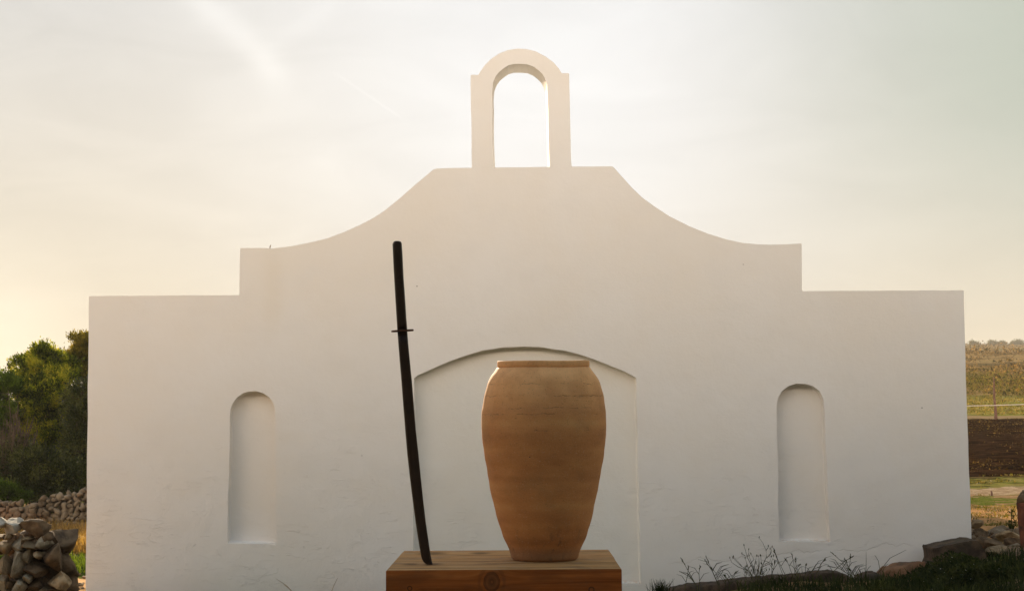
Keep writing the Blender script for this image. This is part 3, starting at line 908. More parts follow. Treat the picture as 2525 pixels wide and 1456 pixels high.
# sword standing on its tip
SD = 8.28
def sp(X_, Y_):
    p = at((1000 + X_ / 1.583) / 1.0934, (620 + Y_ / 1.583) / 1.0934, SD)
    return p
sword = empty('sword', at(1056, 1389, SD))
sword.location.z = ztop
tag(sword, 'dark wooden curved sword with a thin round guard balanced upright on its tip', 'sword')
L_h = [(60, 91, 131.5), (100, 93, 134), (150, 95.5, 136.5), (200, 98, 139), (300, 104, 146), (380, 109, 151), (427, 112, 154.5)]
L_b = [(427, 112, 154.5), (480, 116, 158.5), (550, 121.5, 165), (650, 130, 175), (750, 137.5, 183), (850, 145.5, 191), (950, 154, 202), (1050, 165, 212), (1150, 177.5, 222.5), (1250, 190.5, 234.5), (1350, 206, 249), (1392, 214, 256)]


def blade(name, rows, extra_top, extra_bot, th, mat, parent, taper=0.35):
    """lens-shaped cross section swept down the traced rows"""
    V_, F_ = [], []
    rows = extra_top + rows + extra_bot
    npr = 12
    for (yy_, a_, b_) in rows:
        pa, pb = sp(a_, yy_), sp(b_, yy_)
        c_ = (pa + pb) / 2; hw = (pb - pa).length / 2; ux = (pb - pa).normalized()
        for k_ in range(npr):
            t_ = 2 * math.pi * k_ / npr
            cx_, sx_ = math.cos(t_), math.sin(t_)
            w_ = math.copysign(abs(cx_) ** 0.7, cx_) * hw
            d_ = math.copysign(abs(sx_) ** 0.7, sx_) * th
            V_.append(c_ + ux * w_ + Vector((0, d_, 0)))
    for i in range(len(rows) - 1):
        for k_ in range(npr):
            F_.append((i * npr + k_, i * npr + (k_ + 1) % npr, (i + 1) * npr + (k_ + 1) % npr, (i + 1) * npr + k_))
    F_.append(tuple(range(npr))); F_.append(tuple((len(rows) - 1) * npr + k_ for k_ in reversed(range(npr))))
    o = mesh_obj(name, V_, F_, mat, parent, True, loc=tuple(parent.location))
    fix_normals(o)
    return o


blade('handle', L_h, [(47.5, 104, 119), (49, 98, 126), (53, 94, 130)], [], 0.017, M['sword'], sword)
blade('blade', L_b, [], [(1403, 217.5, 258.5), (1412, 222.5, 260.5), (1419, 229, 262.5), (1423.3, 238, 264)], 0.011, M['sword'], sword)
gl, gr = sp(86, 432), sp(182, 426)
gc = (gl + gr) / 2; gr_ = (gr - gl).length / 2; ux = (gr - gl).normalized()
nrm = ux.cross(Vector((0, 1, 0))).normalized()
gm = MB()
for lev, rr in ((-0.004, 0.98), (-0.0025, 1.0), (0.0025, 1.0), (0.004, 0.98)):
    for k_ in range(40):
        t_ = 2 * math.pi * k_ / 40
        gm.v.append(gc + (ux * math.cos(t_) + Vector((0, 1, 0)) * math.sin(t_) * 0.8) * gr_ * rr + nrm * lev)
for r_ in range(3):
    for k_ in range(40):
        gm.f.append((r_ * 40 + k_, r_ * 40 + (k_ + 1) % 40, (r_ + 1) * 40 + (k_ + 1) % 40, (r_ + 1) * 40 + k_))
gm.f.append(tuple(range(40))); gm.f.append(tuple(120 + k_ for k_ in reversed(range(40))))
gobj = gm.build('guard', M['guard'], sword, smooth=False, loc=tuple(sword.location))
fix_normals(gobj)

# ------------------------------------------------------------------ stones
ICO = {}
for sub in (2, 3, 4):
    bm = bmesh.new(); bmesh.ops.create_icosphere(bm, subdivisions=sub, radius=1.0)
    ICO[sub] = (np.array([v.co[:] for v in bm.verts]), [tuple(v.index for v in f.verts) for f in bm.faces]); bm.free()


def stone_verts(seed, sub=3, rough=0.06, planes=10, cut=(0.40, 0.72)):
    r = np.random.default_rng(seed)
    v = ICO[sub][0].copy()
    for i in range(planes):
        n = r.normal(size=3); n /= np.linalg.norm(n)
        d = r.uniform(*cut)
        s_ = v @ n - d
        v -= np.outer(np.maximum(s_, 0) * 0.96, n)
    off = r.uniform(-50, 50, 3)
    for i in range(len(v)):
        p = Vector(v[i] * 1.7 + off)
        f = mnoise.noise(p) * rough * 1.3 + mnoise.noise(p * 3.1) * rough * 0.9 + (mnoise.noise(p * 7.7) * rough * 0.6 if sub > 2 else 0)
        v[i] *= 1 + f
    mn, mx_ = v.min(0), v.max(0)
    v = (v - (mn + mx_) / 2) / ((mx_ - mn) / 2)
    return v


def stone(name, c, half, seed, mat, parent=None, sub=3, rough=0.07, rot=0.0):
    v = stone_verts(seed, sub, rough)
    v = v * np.array(half)
    if rot:
        cr, sr = math.cos(rot), math.sin(rot)
        v = np.stack([v[:, 0] * cr - v[:, 2] * sr, v[:, 1], v[:, 0] * sr + v[:, 2] * cr], 1)
    o = mesh_obj(name, v + np.array(c), np.array(ICO[sub][1]), mat, parent, False, loc=tuple(c))
    return o


HD = 14.0
kx_ = HD / FPX
def zpx(X_, Y_):           # detail-crop coordinates -> photo units
    return X_ / 4.136 / 1.0934, (1240 + Y_ / 4.136) / 1.0934
heap = empty('dry_stone_wall', (at(60, 1450, HD).x, HD, -0.1))
tag(heap, 'nearer dry stone wall of big stacked boulders at lower left', 'stone wall')
G_, Wt, Dk, Br = M['stone_grey'], M['stone_white'], M['stone_dark'], M['stone']
heap_list = [
    (22, 845, 95, 60, Br), (105, 845, 66, 76, Br), (215, 925, 160, 190, G_), (310, 872, 125, 62, Br), (80, 962, 170, 160, Br),
    (455, 915, 205, 175, G_), (352, 935, 175, 125, Br), (332, 1045, 102, 200, G_), (425, 1057, 100, 105, Br), (600, 1095, 200, 350, Dk), (220, 1150, 195, 325, G_),
    (62, 1150, 175, 215, Br), (410, 1210, 235, 190, Dk), (45, 1358, 125, 210, G_), (320, 1312, 120, 110, G_), (235, 1390, 145, 150, G_),
    (130, 1385, 72, 105, Br), (400, 1372, 180, 170, Dk), (540, 850, 95, 125, Dk), (0, 1005, 55, 95, Br), (640, 1450, 200, 70, Dk), (90, 1480, 130, 90, Br), (520, 1450, 120, 90, Br)]
for i, (X_, Y_, w_, h_, mt) in enumerate(heap_list):
    px_, py_ = zpx(X_, Y_)
    hx, hz = w_ / 4.52 * kx_ / 2 * 1.04, h_ / 4.52 * kx_ / 2 * 1.04
    Dj = HD + 0.14 + random.uniform(-0.05, 0.05)
    stone('stone', at(px_, py_, Dj), (hx, 0.13 + 0.4 * min(hx, hz), hz), 100 + i, mt, heap, 4, 0.07)
# hidden core, lower courses and the run of wall leaving the picture on the left
k_i = 0
for row in range(6):
    zc = 0.02 + row * 0.145
    xx = -6.4
    while xx < (-3.78 if row < 2 else -3.93):
        w_ = random.uniform(0.20, 0.36)
        if xx + w_ < -4.33 or row < 1:
            stone('stone', (xx + w_ / 2, HD + 0.15 + random.uniform(-.04, .04), zc), (w_ / 2 * 1.08, 0.2, 0.092), 300 + k_i, random.choice((Br, G_, Br, Dk)), heap, 3, 0.08)
            k_i += 1
        xx += w_
for i in range(16):
    stone('stone', (-4.25 + (i % 4) * 0.13, HD + 0.38 + 0.03 * (i % 2), 0.08 + (i // 4) * 0.19), (0.13, 0.16, 0.12), 420 + i, M['stone_dark'], heap, 3, 0.08)  # dark stones set behind so the gaps between boulders read as shade

px_, py_ = zpx(15, 690)
o = stone('boulder', at(px_, py_, HD + 0.1), (0.045, 0.1, 0.047), 61, M['stone_white'], None, 3)
tag(o, 'small sunlit orange-tinted boulder at the far left end atop the nearer wall', 'boulder', 'loose boulders on the nearer stone wall')
px_, py_ = zpx(138, 738)
o = stone('boulder', at(px_, py_, HD + 0.12), (0.093, 0.12, 0.073), 62, M['stone_white'], None, 4, 0.05)
tag(o, 'pale whitish rounded boulder on top of the nearer wall, left of the big brown one', 'boulder', 'loose boulders on the nearer stone wall')
px_, py_ = zpx(402, 755)
o = stone('boulder', at(px_, py_, HD + 0.14), (0.128, 0.15, 0.084), 63, M['stone_dark'], None, 4, 0.10)
tag(o, 'big pitted brown boulder capping the right end of the nearer wall', 'boulder', 'loose boulders on the nearer stone wall')
px_, py_ = zpx(650, 1335)
o = stone('boulder', at(px_, py_, HD + 0.1), (0.118, 0.13, 0.082), 64, M['stone'], None, 4, 0.08)
tag(o, 'low pale brown boulder lying at the foot of the nearer wall, nearest the chapel', 'boulder')

# farther dry stone wall, one rubble mesh
def rubble_wall(name, x0, x1, D, ztop_fn, zbot, size, seed, mat):
    r = np.random.default_rng(seed)
    VV, FF, n = [], [], 0
    row = 0
    z_ = zbot
    while z_ < 1.2:
        hh = size * r.uniform(0.75, 1.05)
        x_ = x0 + r.uniform(0, size)
        while x_ < x1:
            w_ = size * r.uniform(0.7, 1.7)
            zt_ = ztop_fn(x_ + w_ / 2)
            if z_ + hh * 0.5 < zt_:
                for lay in range(2):
                    v = stone_verts(int(r.integers(1e6)), 2, 0.06) * np.array([w_ / 2 * 1.08, size * 0.8, hh / 2 * 1.15 * r.uniform(0.8, 1.5)])
                    a_ = r.uniform(-0.8, 0.8)
                    v = np.stack([v[:, 0] * math.cos(a_) - v[:, 2] * math.sin(a_), v[:, 1], v[:, 0] * math.sin(a_) + v[:, 2] * math.cos(a_)], 1)
                    v += np.array([x_ + w_ / 2, D + lay * size * 1.3 + r.uniform(-.03, .03) + (z_ - zbot) * 0.12, z_ + hh / 2 + r.uniform(-.025, .025)])
                    VV.append(v); FF.append(np.array(ICO[2][1]) + n); n += len(v)
            x_ += w_
        z_ += hh * 0.92
        row += 1
    o = mesh_obj(name, np.concatenate(VV), np.concatenate(FF), mat, None, False, loc=((x0 + x1) / 2, D, zbot))
    return o
def zt_fn(x_):
    u = x_ / 27 * FPX + CX
    return float(np.interp(u, [-400, 0, 100, 150, 180, 214, 300], [.20, .26, .30, .40, .50, .50, .55])) + 0.05 * math.sin(x_ * 9)
w2 = rubble_wall('dry_stone_wall', -10.2, -5.2, 27.0, zt_fn, -0.42, 0.095, 5, M['wallstone'])
tag(w2, 'farther low dry stone wall of small rubble running under the dark trees', 'stone wall')

# ------------------------------------------------------------------ foliage helpers
def quads_from(centers, dirs, length, width, r, curl=0.0):
    """pointed leaf quads (4 verts: base, two sides, tip)"""
    n = len(centers)
    d = dirs / np.linalg.norm(dirs, axis=1, keepdims=True)
    a = r.normal(size=(n, 3)); s_ = np.cross(d, a); s_ /= np.linalg.norm(s_, axis=1, keepdims=True)
    L = length[:, None]; w_ = width[:, None]
    b = centers; tip = centers + d * L
    m1 = centers + d * L * 0.45 + s_ * w_; m2 = centers + d * L * 0.45 - s_ * w_
    V_ = np.stack([b, m1, tip, m2], 1).reshape(-1, 3)
    F_ = np.arange(4 * n).reshape(n, 4)
    return V_, F_


def crown(r, blobs, n_clumps, per, leaf, spread, up=0.3, shell=0.55, sub=0.0):
    """leaf clumps spread through overlapping lobes. blobs: (cx,cy,cz,rx,ry,rz)"""
    blobs = np.array(blobs, dtype=float)
    vol = blobs[:, 3] * blobs[:, 5]
    idx = r.choice(len(blobs), n_clumps, p=vol / vol.sum())
    d = r.normal(size=(n_clumps, 3)); d /= np.linalg.norm(d, axis=1, keepdims=True)
    rad = shell + (1 - shell) * r.uniform(0, 1, n_clumps) ** 0.6
    wob_ = 1 + 0.16 * np.sin(d[:, 0] * 7 + idx) * np.cos(d[:, 2] * 6 + idx * 2) + r.normal(size=n_clumps) * 0.05
    cc = blobs[idx, :3] + d * blobs[idx, 3:] * (rad * wob_)[:, None]
    if sub:                 # gather the clumps into cauliflower heads, fuller on top
        ns = max(6, n_clumps // 11)
        own = r.integers(0, ns, n_clumps)
        d2 = r.normal(size=(n_clumps, 3)); d2[:, 2] = np.abs(d2[:, 2]) * 0.9 - 0.25
        d2 /= np.linalg.norm(d2, axis=1, keepdims=True)
        rs = (sub * r.uniform(0.65, 1.35, ns))[own]
        d = d2
        cc = cc[:ns][own] + d2 * rs[:, None]
    ci = np.repeat(np.arange(n_clumps), per)
    n = len(ci)
    off = r.normal(size=(n, 3)) * spread
    pos = cc[ci] + off
    dr = d[ci] * 0.8 + off / spread * 0.35 + r.normal(size=(n, 3)) * 0.5
    dr[:, 2] += up
    L = leaf * r.uniform(0.6, 1.4, n)
    return quads_from(pos, dr, L, L * r.uniform(0.14, 0.26, n), r), cc, d


def limbs(mb, base, tips, r0, rand, n_mid=3):
    for tp in tips:
        pts = [Vector(base)]
        for i in range(1, n_mid + 1):
            t = i / (n_mid + 1)
            p = Vector(base).lerp(Vector(tp), t)
            p += Vector((rand.uniform(-1, 1), rand.uniform(-1, 1), rand.uniform(-.3, .6))) * 0.09
            pts.append(p)
        pts.append(Vector(tp))
        rr = [r0 * (1 - 0.85 * i / (len(pts) - 1)) for i in range(len(pts))]
        mb.tube(pts, rr, 6, cap=False)


def tree(name, px_list, D, mat, label, cat, n_clumps, per, leaf, spread, seed, group=None, up=0.3, trunk_px=None, shell=0.5, depth=0.8, twigs=60, sub=0.0):
    """px_list: lobes as (px, py, rpx_x, rpx_y, dD)"""
    r = np.random.default_rng(seed); rd = random.Random(seed)
    blobs = []
    for (a_, b_, ra, rb, dd) in px_list:
        p = at(a_, b_, D + dd); q = (D + dd) / FPX
        blobs.append((p.x, p.y, p.z, ra * q, max(ra, rb) * q * depth, rb * q))
    (V_, F_), cc, d = crown(r, blobs, n_clumps, per, leaf, spread, up, shell, sub)
    bx = sum(b_[0] for b_ in blobs) / len(blobs) if trunk_px is None else at(trunk_px, 1200, D).x
    gz0 = g1(bx, D)
    root = empty(name, (bx, D, gz0))
    tag(root, label, cat, group)
    mesh_obj('crown', V_, F_, mat, root, loc=(bx, D, gz0))
    mb = MB()
    h0 = min(b_[2] for b_ in blobs)
    k1 = Vector((bx + 0.05, D, gz0 + max(0.25, (h0 - gz0) * 0.5)))
    mb.tube([(bx, D, gz0 - 0.08), (bx + 0.03, D, gz0 + 0.12), k1], [0.11, 0.085, 0.07], 9)
    limbs(mb, k1, [Vector(b_[:3]) + Vector((0, 0, b_[5] * 0.5)) for b_ in blobs], 0.05, rd)
    for i in range(twigs):
        j = rd.randrange(len(cc)); b_ = min(blobs, key=lambda q: (q[0] - cc[j][0]) ** 2 + (q[2] - cc[j][2]) ** 2)
        a_ = Vector(b_[:3]); e_ = Vector(cc[j])
        mid = a_.lerp(e_, 0.5) + Vector((rd.uniform(-1, 1), rd.uniform(-1, 1), rd.uniform(-1, 1))) * 0.07
        mb.tube([a_, mid, e_], [0.02, 0.012, 0.004], 4, cap=False)
    mb.build('trunk', M['bark'], root, loc=(bx, D, gz0))
    return root


tg = 'trees and bushes beyond the farther stone wall'
tree('pine_tree', [(205, 868, 22, 32, 0), (180, 895, 20, 22, .1), (232, 862, 30, 38, .3), (205, 925, 26, 32, -.1), (250, 930, 40, 60, .2), (192, 838, 8, 9, 0), (170, 905, 12, 12, 0), (214, 838, 10, 10, 0)], 32.0, M['pine'],
     'tallest yellow-green pine touching the left edge of the chapel wall', 'tree', 700, 65, 0.050, 0.04, 11, tg, 0.9, 235, 0.2, twigs=90, sub=0.12)
tree('juniper_tree', [(100, 905, 42, 32, 0), (140, 920, 36, 34, .1), (70, 935, 40, 40, -.1), (130, 975, 60, 55, -.3), (45, 975, 50, 50, .1), (150, 1040, 62, 60, -.2), (60, 1060, 60, 60, 0), (110, 1110, 75, 70, -.1), (95, 880, 14, 14, 0), (145, 885, 12, 14, 0),
     (170, 915, 18, 22, 0)], 31.0, M['juniper'],
     'broad dense dark green juniper with golden tips in the middle of the thicket', 'tree', 1700, 75, 0.050, 0.045, 12, tg, 0.9, 110, 0.45, twigs=120, sub=0.17)
tree('juniper_tree', [(10, 968, 34, 28, 0), (-25, 960, 40, 40, .1), (5, 1010, 38, 34, -.1), (-40, 1040, 70, 70, 0), (28, 950, 16, 14, 0)], 30.4, M['bush'],
     'bright green juniper at the left edge of the photo beside the bare bush', 'tree', 600, 65, 0.050, 0.045, 13, tg, 0.8, -10, 0.4, sub=0.14)
tree('olive_tree', [(190, 985, 28, 40, 0), (205, 1040, 40, 55, 0), (190, 1110, 42, 55, -.1), (215, 1160, 45, 50, 0), (235, 1000, 40, 70, .2)], 30.0, M['olive'],
     'glossy dark olive bush filling the gap beside the chapel wall', 'tree', 650, 46, 0.055, 0.075, 14, tg, 0.2, 225, 0.2, twigs=110)
tree('shrub', [(90, 1150, 60, 45, 0), (160, 1170, 60, 38, .1), (30, 1140, 60, 50, .2), (60, 1205, 60, 34, 0), (130, 1205, 60, 34, 0), (200, 1190, 50, 34, 0), (-20, 1180, 60, 50, .2)], 29.3, M['olive'],
     'very dark low undergrowth shrub above the middle of the rubble wall', 'shrub', 800, 46, 0.055, 0.07, 15, tg, 0.2, 90, 0.2)
tree('shrub', [(20, 1215, 34, 20, 0), (-20, 1210, 40, 26, 0), (45, 1222, 20, 12, 0)], 28.4, M['bush'],
     'small bright green shrub growing just behind the farther wall at the left edge', 'shrub', 260, 45, 0.04, 0.04, 16, tg, 0.5, 10, 0.3, twigs=20)


# bare twiggy bush in front of the trees
def bare_bush(name, px_, py_, D, wpx, hpx, n, seed, label, mat, spread_up=0.6):
    rd = random.Random(seed)
    c = at(px_, py_, D); gz0 = g1(c.x, D)
    root = empty(name, (c.x, D, gz0))
    tag(root, label, 'bush', tg)
    q = D / FPX
    mb = MB(); fine_ = MB()
    for i in range(n):
        tgt = Vector((c.x + rd.gauss(0, 0.5) * wpx * q, D + rd.uniform(-.5, .5), c.z + rd.gauss(0, 0.45) * hpx * q))
        b0 = Vector((c.x + rd.uniform(-.15, .15), D, gz0))
        mid = b0.lerp(tgt, 0.55) + Vector((rd.uniform(-1, 1), rd.uniform(-1, 1), 0.3)) * 0.12
        mb.tube([b0, mid, tgt], [0.016, 0.010, 0.004], 4, cap=False)
        for j in range(9):
            s0 = mid.lerp(tgt, rd.random())
            dv = Vector((rd.gauss(0, 1), rd.gauss(0, 1), rd.gauss(0.2, 0.8))).normalized() * rd.uniform(0.08, 0.26)
            e_ = s0 + dv; m_ = s0 + dv * 0.5 + Vector((rd.uniform(-1, 1), 0, rd.uniform(-1, 1))) * 0.03
            (mb if n < 20 else fine_).tube([s0, m_, e_], [0.0045, 0.0035, 0.002], 3, cap=False)
    mb.build('stems', M['bark'], root, loc=(c.x, D, gz0))
    if n >= 20:
        fine_.build('twigs', mat, root, loc=(c.x, D, gz0))
bare_bush('bare_bush', 25, 1080, 29.6, 75, 85, 95, 3, 'leafless brown twiggy bush at the left edge in front of the junipers', M['twig'])
bare_bush('bare_bush', 62, 895, 32.6, 12, 34, 5, 4, 'thin bare grey branches sticking up left of the juniper crown', M['twig'])

# ------------------------------------------------------------------ grass
def blades(r, xy, hmin, hmax, lean=0.35, width=0.006, droop=0.25, seg=2):
    n = len(xy)
    z = gz(xy[:, 0], xy[:, 1]) - 0.01
    b = np.stack([xy[:, 0], xy[:, 1], z], 1)
    h = r.uniform(hmin, hmax, n)
    a = r.uniform(0, 2 * np.pi, n); l = np.abs(r.normal(size=n)) * lean
    dx = np.cos(a) * l; dy = np.sin(a) * l
    sa = r.uniform(0, 2 * np.pi, n)
    sx = np.cos(sa) * width; sy = np.sin(sa) * width
    side = np.stack([sx, sy, np.zeros(n)], 1)
    mid = b + np.stack([dx * h * 0.45, dy * h * 0.45, h * 0.6], 1)
    tip = b + np.stack([dx * h * (1 + droop), dy * h * (1 + droop), h * (1 - 0.25 * l)], 1)
    V_ = np.stack([b - side, b + side, mid + side * 0.8, mid - side * 0.8, tip, tip + side * 0.1], 1)
    V_ = V_.reshape(-1, 3)
    o0 = np.arange(n) * 6
    F_ = np.concatenate([np.stack([o0, o0 + 1, o0 + 2, o0 + 3], 1), np.stack([o0 + 3, o0 + 2, o0 + 5, o0 + 4], 1)])
    return V_, F_


def patchy(r, n, x0, x1, y0_, y1_, th=0.0, f=1.3):
    xy = np.stack([r.uniform(x0, x1, n), r.uniform(y0_, y1_, n)], 1)
    m_ = np.sin(xy[:, 0] * f + 1.3 * np.sin(xy[:, 1] * f * 0.7)) + np.cos(xy[:, 1] * f * 1.4 + xy[:, 0]) * 0.7 + r.normal(size=n) * 0.5
    return xy[m_ > th]


r = np.random.default_rng(31)
V_, F_ = blades(r, patchy(r, 22000, -8.5, -3.9, 21.3, 26.6, -0.6), 0.10, 0.38, 0.5, 0.006)
tag(mesh_obj('dry_grass', V_, F_, M['straw']), 'tawny dry grass between the two stone walls', kind='stuff')
V_, F_ = blades(r, patchy(r, 9000, -7.0, -3.6, 18.9, 21.2, -0.9), 0.05, 0.16, 0.6, 0.007)
tag(mesh_obj('green_ground_cover', V_, F_, M['bush']), 'dark green low ground cover left of the chapel', kind='stuff')
V_, F_ = blades(r, patchy(r, 2600, -6.0, -3.8, 14.6, 18.8, 0.3, 3.0), 0.02, 0.07, 0.6, 0.004)
tag(mesh_obj('sparse_grass', V_, F_, M['lit_grass']), 'sparse yellow green grass on bare earth left of the chapel', kind='stuff')
V_, F_ = blades(r, patchy(r, 26000, 4.6, 10.5, 18.6, 27.8, 0.7, 2.2), 0.015, 0.06, 0.9, 0.007)
V2, F2 = blades(r, patchy(r, 9000, 6.5, 12, 30.3, 33.6, 0.3, 1.9), 0.015, 0.05, 0.9, 0.010)
V3, F3 = blades(r, patchy(r, 15000, 15, 30, 64, 88, -0.5, 0.4), 0.03, 0.09, 0.7, 0.03)
tag(mesh_obj('meadow_grass', np.concatenate([V_, V2, V3]), np.concatenate([F_, F2 + len(V_), F3 + len(V_) + len(V2)]), M['lit_grass']), 'sunlit yellow green grass right of the chapel', kind='stuff')
V_, F_ = blades(r, patchy(r, 15000, 2.2, 6.2, 13.4, 16.65, -0.6), 0.04, 0.17, 0.6, 0.006)
tag(mesh_obj('weeds', V_, F_, M['weed']), 'dark weeds and grass in the shade along the foot of the wall', kind='stuff')

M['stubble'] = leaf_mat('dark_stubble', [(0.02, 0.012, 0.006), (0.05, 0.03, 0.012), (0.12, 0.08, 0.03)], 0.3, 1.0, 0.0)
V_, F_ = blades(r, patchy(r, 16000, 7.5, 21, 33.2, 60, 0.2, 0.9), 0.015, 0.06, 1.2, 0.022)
tag(mesh_obj('stubble', V_, F_, M['stubble']), 'dark dead stubble on the dark band of the field', kind='stuff')

# scrub on the hillside
n = 1500
D_ = 88 * np.exp(r.uniform(0, 1, n) * math.log(600 / 88)); X_ = D_ * r.uniform(0.20, 0.42, n)
zc = gz(X_, D_)
sz = (0.12 + np.minimum(D_, 330) * 0.0018) * np.exp(np.clip(r.normal(size=n) * 0.5, -1.2, 1.0))
per = 60
ci = np.repeat(np.arange(n), per)
o3 = r.normal(size=(n * per, 3)) * np.array([1.3, 0.8, 0.26]) * sz[ci][:, None]
pos = np.stack([X_[ci], D_[ci], zc[ci] + sz[ci] * 0.25], 1) + o3
L = sz[ci] * r.uniform(0.15, 0.42, n * per)
V_, F_ = quads_from(pos, r.normal(size=(n * per, 3)) + np.array([0, 0, .6]), L, L * 0.32, r)
tag(mesh_obj('scrub', V_, F_, M['scrub']), 'brown and olive scrub covering the distant hillside', kind='stuff')

n = 240
D_ = r.uniform(87, 128, n); X_ = D_ * r.uniform(0.22, 0.40, n); sz = r.uniform(0.22, 0.65, n)
ci = np.repeat(np.arange(n), 130)
pos = np.stack([X_[ci], D_[ci], gz(X_, D_)[ci] + sz[ci] * 0.3], 1) + r.normal(size=(n * 130, 3)) * np.array([1.1, 0.8, 0.42]) * sz[ci][:, None]
L = sz[ci] * r.uniform(0.12, 0.3, n * 130)
V_, F_ = quads_from(pos, r.normal(size=(n * 130, 3)) + np.array([0, 0, .8]), L, L * 0.3, r)
M['garrigue'] = leaf_mat('olive_brown_bushes', [(0.022, 0.022, 0.008), (0.06, 0.058, 0.016), (0.12, 0.105, 0.026), (0.17, 0.13, 0.04)], 0.35, 1.0, 0.0)
tag(mesh_obj('low_green_bushes', V_, F_, M['garrigue']), 'low olive green bushes massed behind the bright grass strip', kind='stuff')

# trees on the skyline
for i, (px_, w_, h_, lb) in enumerate(((2405, 20, 12, 'hazy skyline tree nearest the chapel wall'), (2360, 24, 12, None), (2448, 13, 16, 'hazy rounded skyline tree in the middle of the row'), (2472, 12, 12, 'small hazy skyline tree right of the rounded one'),
                                    (2503, 20, 15, 'broad hazy skyline tree near the right edge'), (2535, 18, 10, 'low hazy skyline tree cut by the right edge'))):
    if lb is None:
        continue
    rr = np.random.default_rng(900 + i)
    D0 = 606.0
    c = at(px_, 852, D0); q = D0 / FPX
    zz0 = g1(c.x, D0)
    blobs = [(c.x + rr.uniform(-.5, .5) * w_ * q, D0 + rr.uniform(-1, 1), c.z + rr.uniform(-.3, .25) * h_ * q, w_ * q * rr.uniform(.4, .65), w_ * q * .5, h_ * q * rr.uniform(.4, .7)) for k_ in range(5)]
    (V_, F_), cc, d = crown(rr, blobs, 150, 24, 0.55, 0.35, 0.3, 0.2)
    root = empty('distant_tree', (c.x, D0, zz0)); tag(root, lb, 'tree', 'trees along the skyline')
    mesh_obj('crown', V_, F_, M['farleaf'], root, loc=(c.x, D0, zz0))
    mb = MB(); mb.tube([(c.x, D0, zz0 - .2), (c.x + .1, D0, c.z)], [0.25, 0.15], 6)
    for b_ in blobs:
        mb.tube([(c.x, D0, (zz0 + c.z) / 2), b_[:3]], [0.12, 0.05], 5)
    mb.build('trunk', M['bark'], root, loc=(c.x, D0, zz0))

# ------------------------------------------------------------------ right side: kerb stones, slab, rocks, posts
def k5(X_, Y_):
    return ((1700 + X_ / 2.936) / 1.0934, (1380 + Y_ / 2.936) / 1.0934)
def k4(X_, Y_):
    return ((2460 + X_ / 4.137) / 1.0934, (1240 + Y_ / 4.137) / 1.0934)


def rough_slab(name, top, D0, D1, bottom_drop, mat, label, cat, group=None, seed=0):
    """a long stone whose top edge follows the traced points; rounded and roughened"""
    P_ = [at(a_, b_, D0) for a_, b_ in top]
    # resample
    pts = []
    for a_, b_ in zip(P_[:-1], P_[1:]):
        k_ = max(1, int((b_ - a_).length / 0.025))
        for j in range(k_):
            pts.append(a_.lerp(b_, j / k_))
    pts.append(P_[-1])
    V_, F_ = [], []
    sec = [(0.0, -1.0), (0.0, -0.5), (0.0, -0.12), (0.06, -0.03), (0.25, 0.0), (0.5, 0.0), (0.75, 0.0), (0.94, -0.03), (1.0, -0.12), (1.0, -1.0)]
    for p in pts:
        q = D1 - D0
        for (t_, dz) in sec:
            v = Vector((p.x, D0 + q * t_, p.z + dz * bottom_drop))
            nv = mnoise.noise_vector(v * 7 + Vector((seed, 0, 0))) * 0.014 + mnoise.noise_vector(v * 22) * 0.009 + mnoise.noise_vector(v * 55) * 0.004
            V_.append(v + nv)
    m_ = len(sec)
    for i in range(len(pts) - 1):
        for k_ in range(m_ - 1):
            F_.append((i * m_ + k_, i * m_ + k_ + 1, (i + 1) * m_ + k_ + 1, (i + 1) * m_ + k_))
        F_.append((i * m_ + m_ - 1, i * m_, (i + 1) * m_, (i + 1) * m_ + m_ - 1))
    F_.append(tuple(range(m_))); F_.append(tuple((len(pts) - 1) * m_ + k_ for k_ in reversed(range(m_))))
    c = pts[len(pts) // 2]
    o = mesh_obj(name, V_, F_, mat, None, True, loc=(c.x, D0, c.z - bottom_drop))
    fix_normals(o)
    tag(o, label, cat, group)
    return o
kg = 'kerb stones along the foot of the chapel wall'
rough_slab('kerb_stone', [k5(300, 640), k5(330, 605), k5(450, 578), k5(700, 563), k5(900, 538), k5(1060, 518), k5(1200, 504), k5(1400, 496), k5(1500, 476), k5(1600, 468), k5(1680, 482), k5(1740, 515), k5(1790, 545)], 16.62, 16.96, 0.22, M['kerb'],
           'longest brown kerb stone rising gently behind the tall weeds', 'kerb stone', kg, 1)
rough_slab('kerb_stone', [k5(1800, 560), k5(1830, 517), k5(1900, 490), k5(1955, 478), k5(1980, 500), k5(1990, 550)], 16.6, 16.95, 0.2, M['kerb'],
           'small lumpy kerb stone between the longest one and the reddish one', 'kerb stone', kg, 2)
rough_slab('kerb_stone', [k5(1985, 520), k5(2000, 490), k5(2045, 448), k5(2150, 420), k5(2250, 406), k5(2340, 398), k5(2362, 430), k5(2368, 480)], 16.58, 16.92, 0.2, M['kerb_red'],
           'reddish brown straight-edged kerb stone just left of the big slab', 'kerb stone', kg, 3)
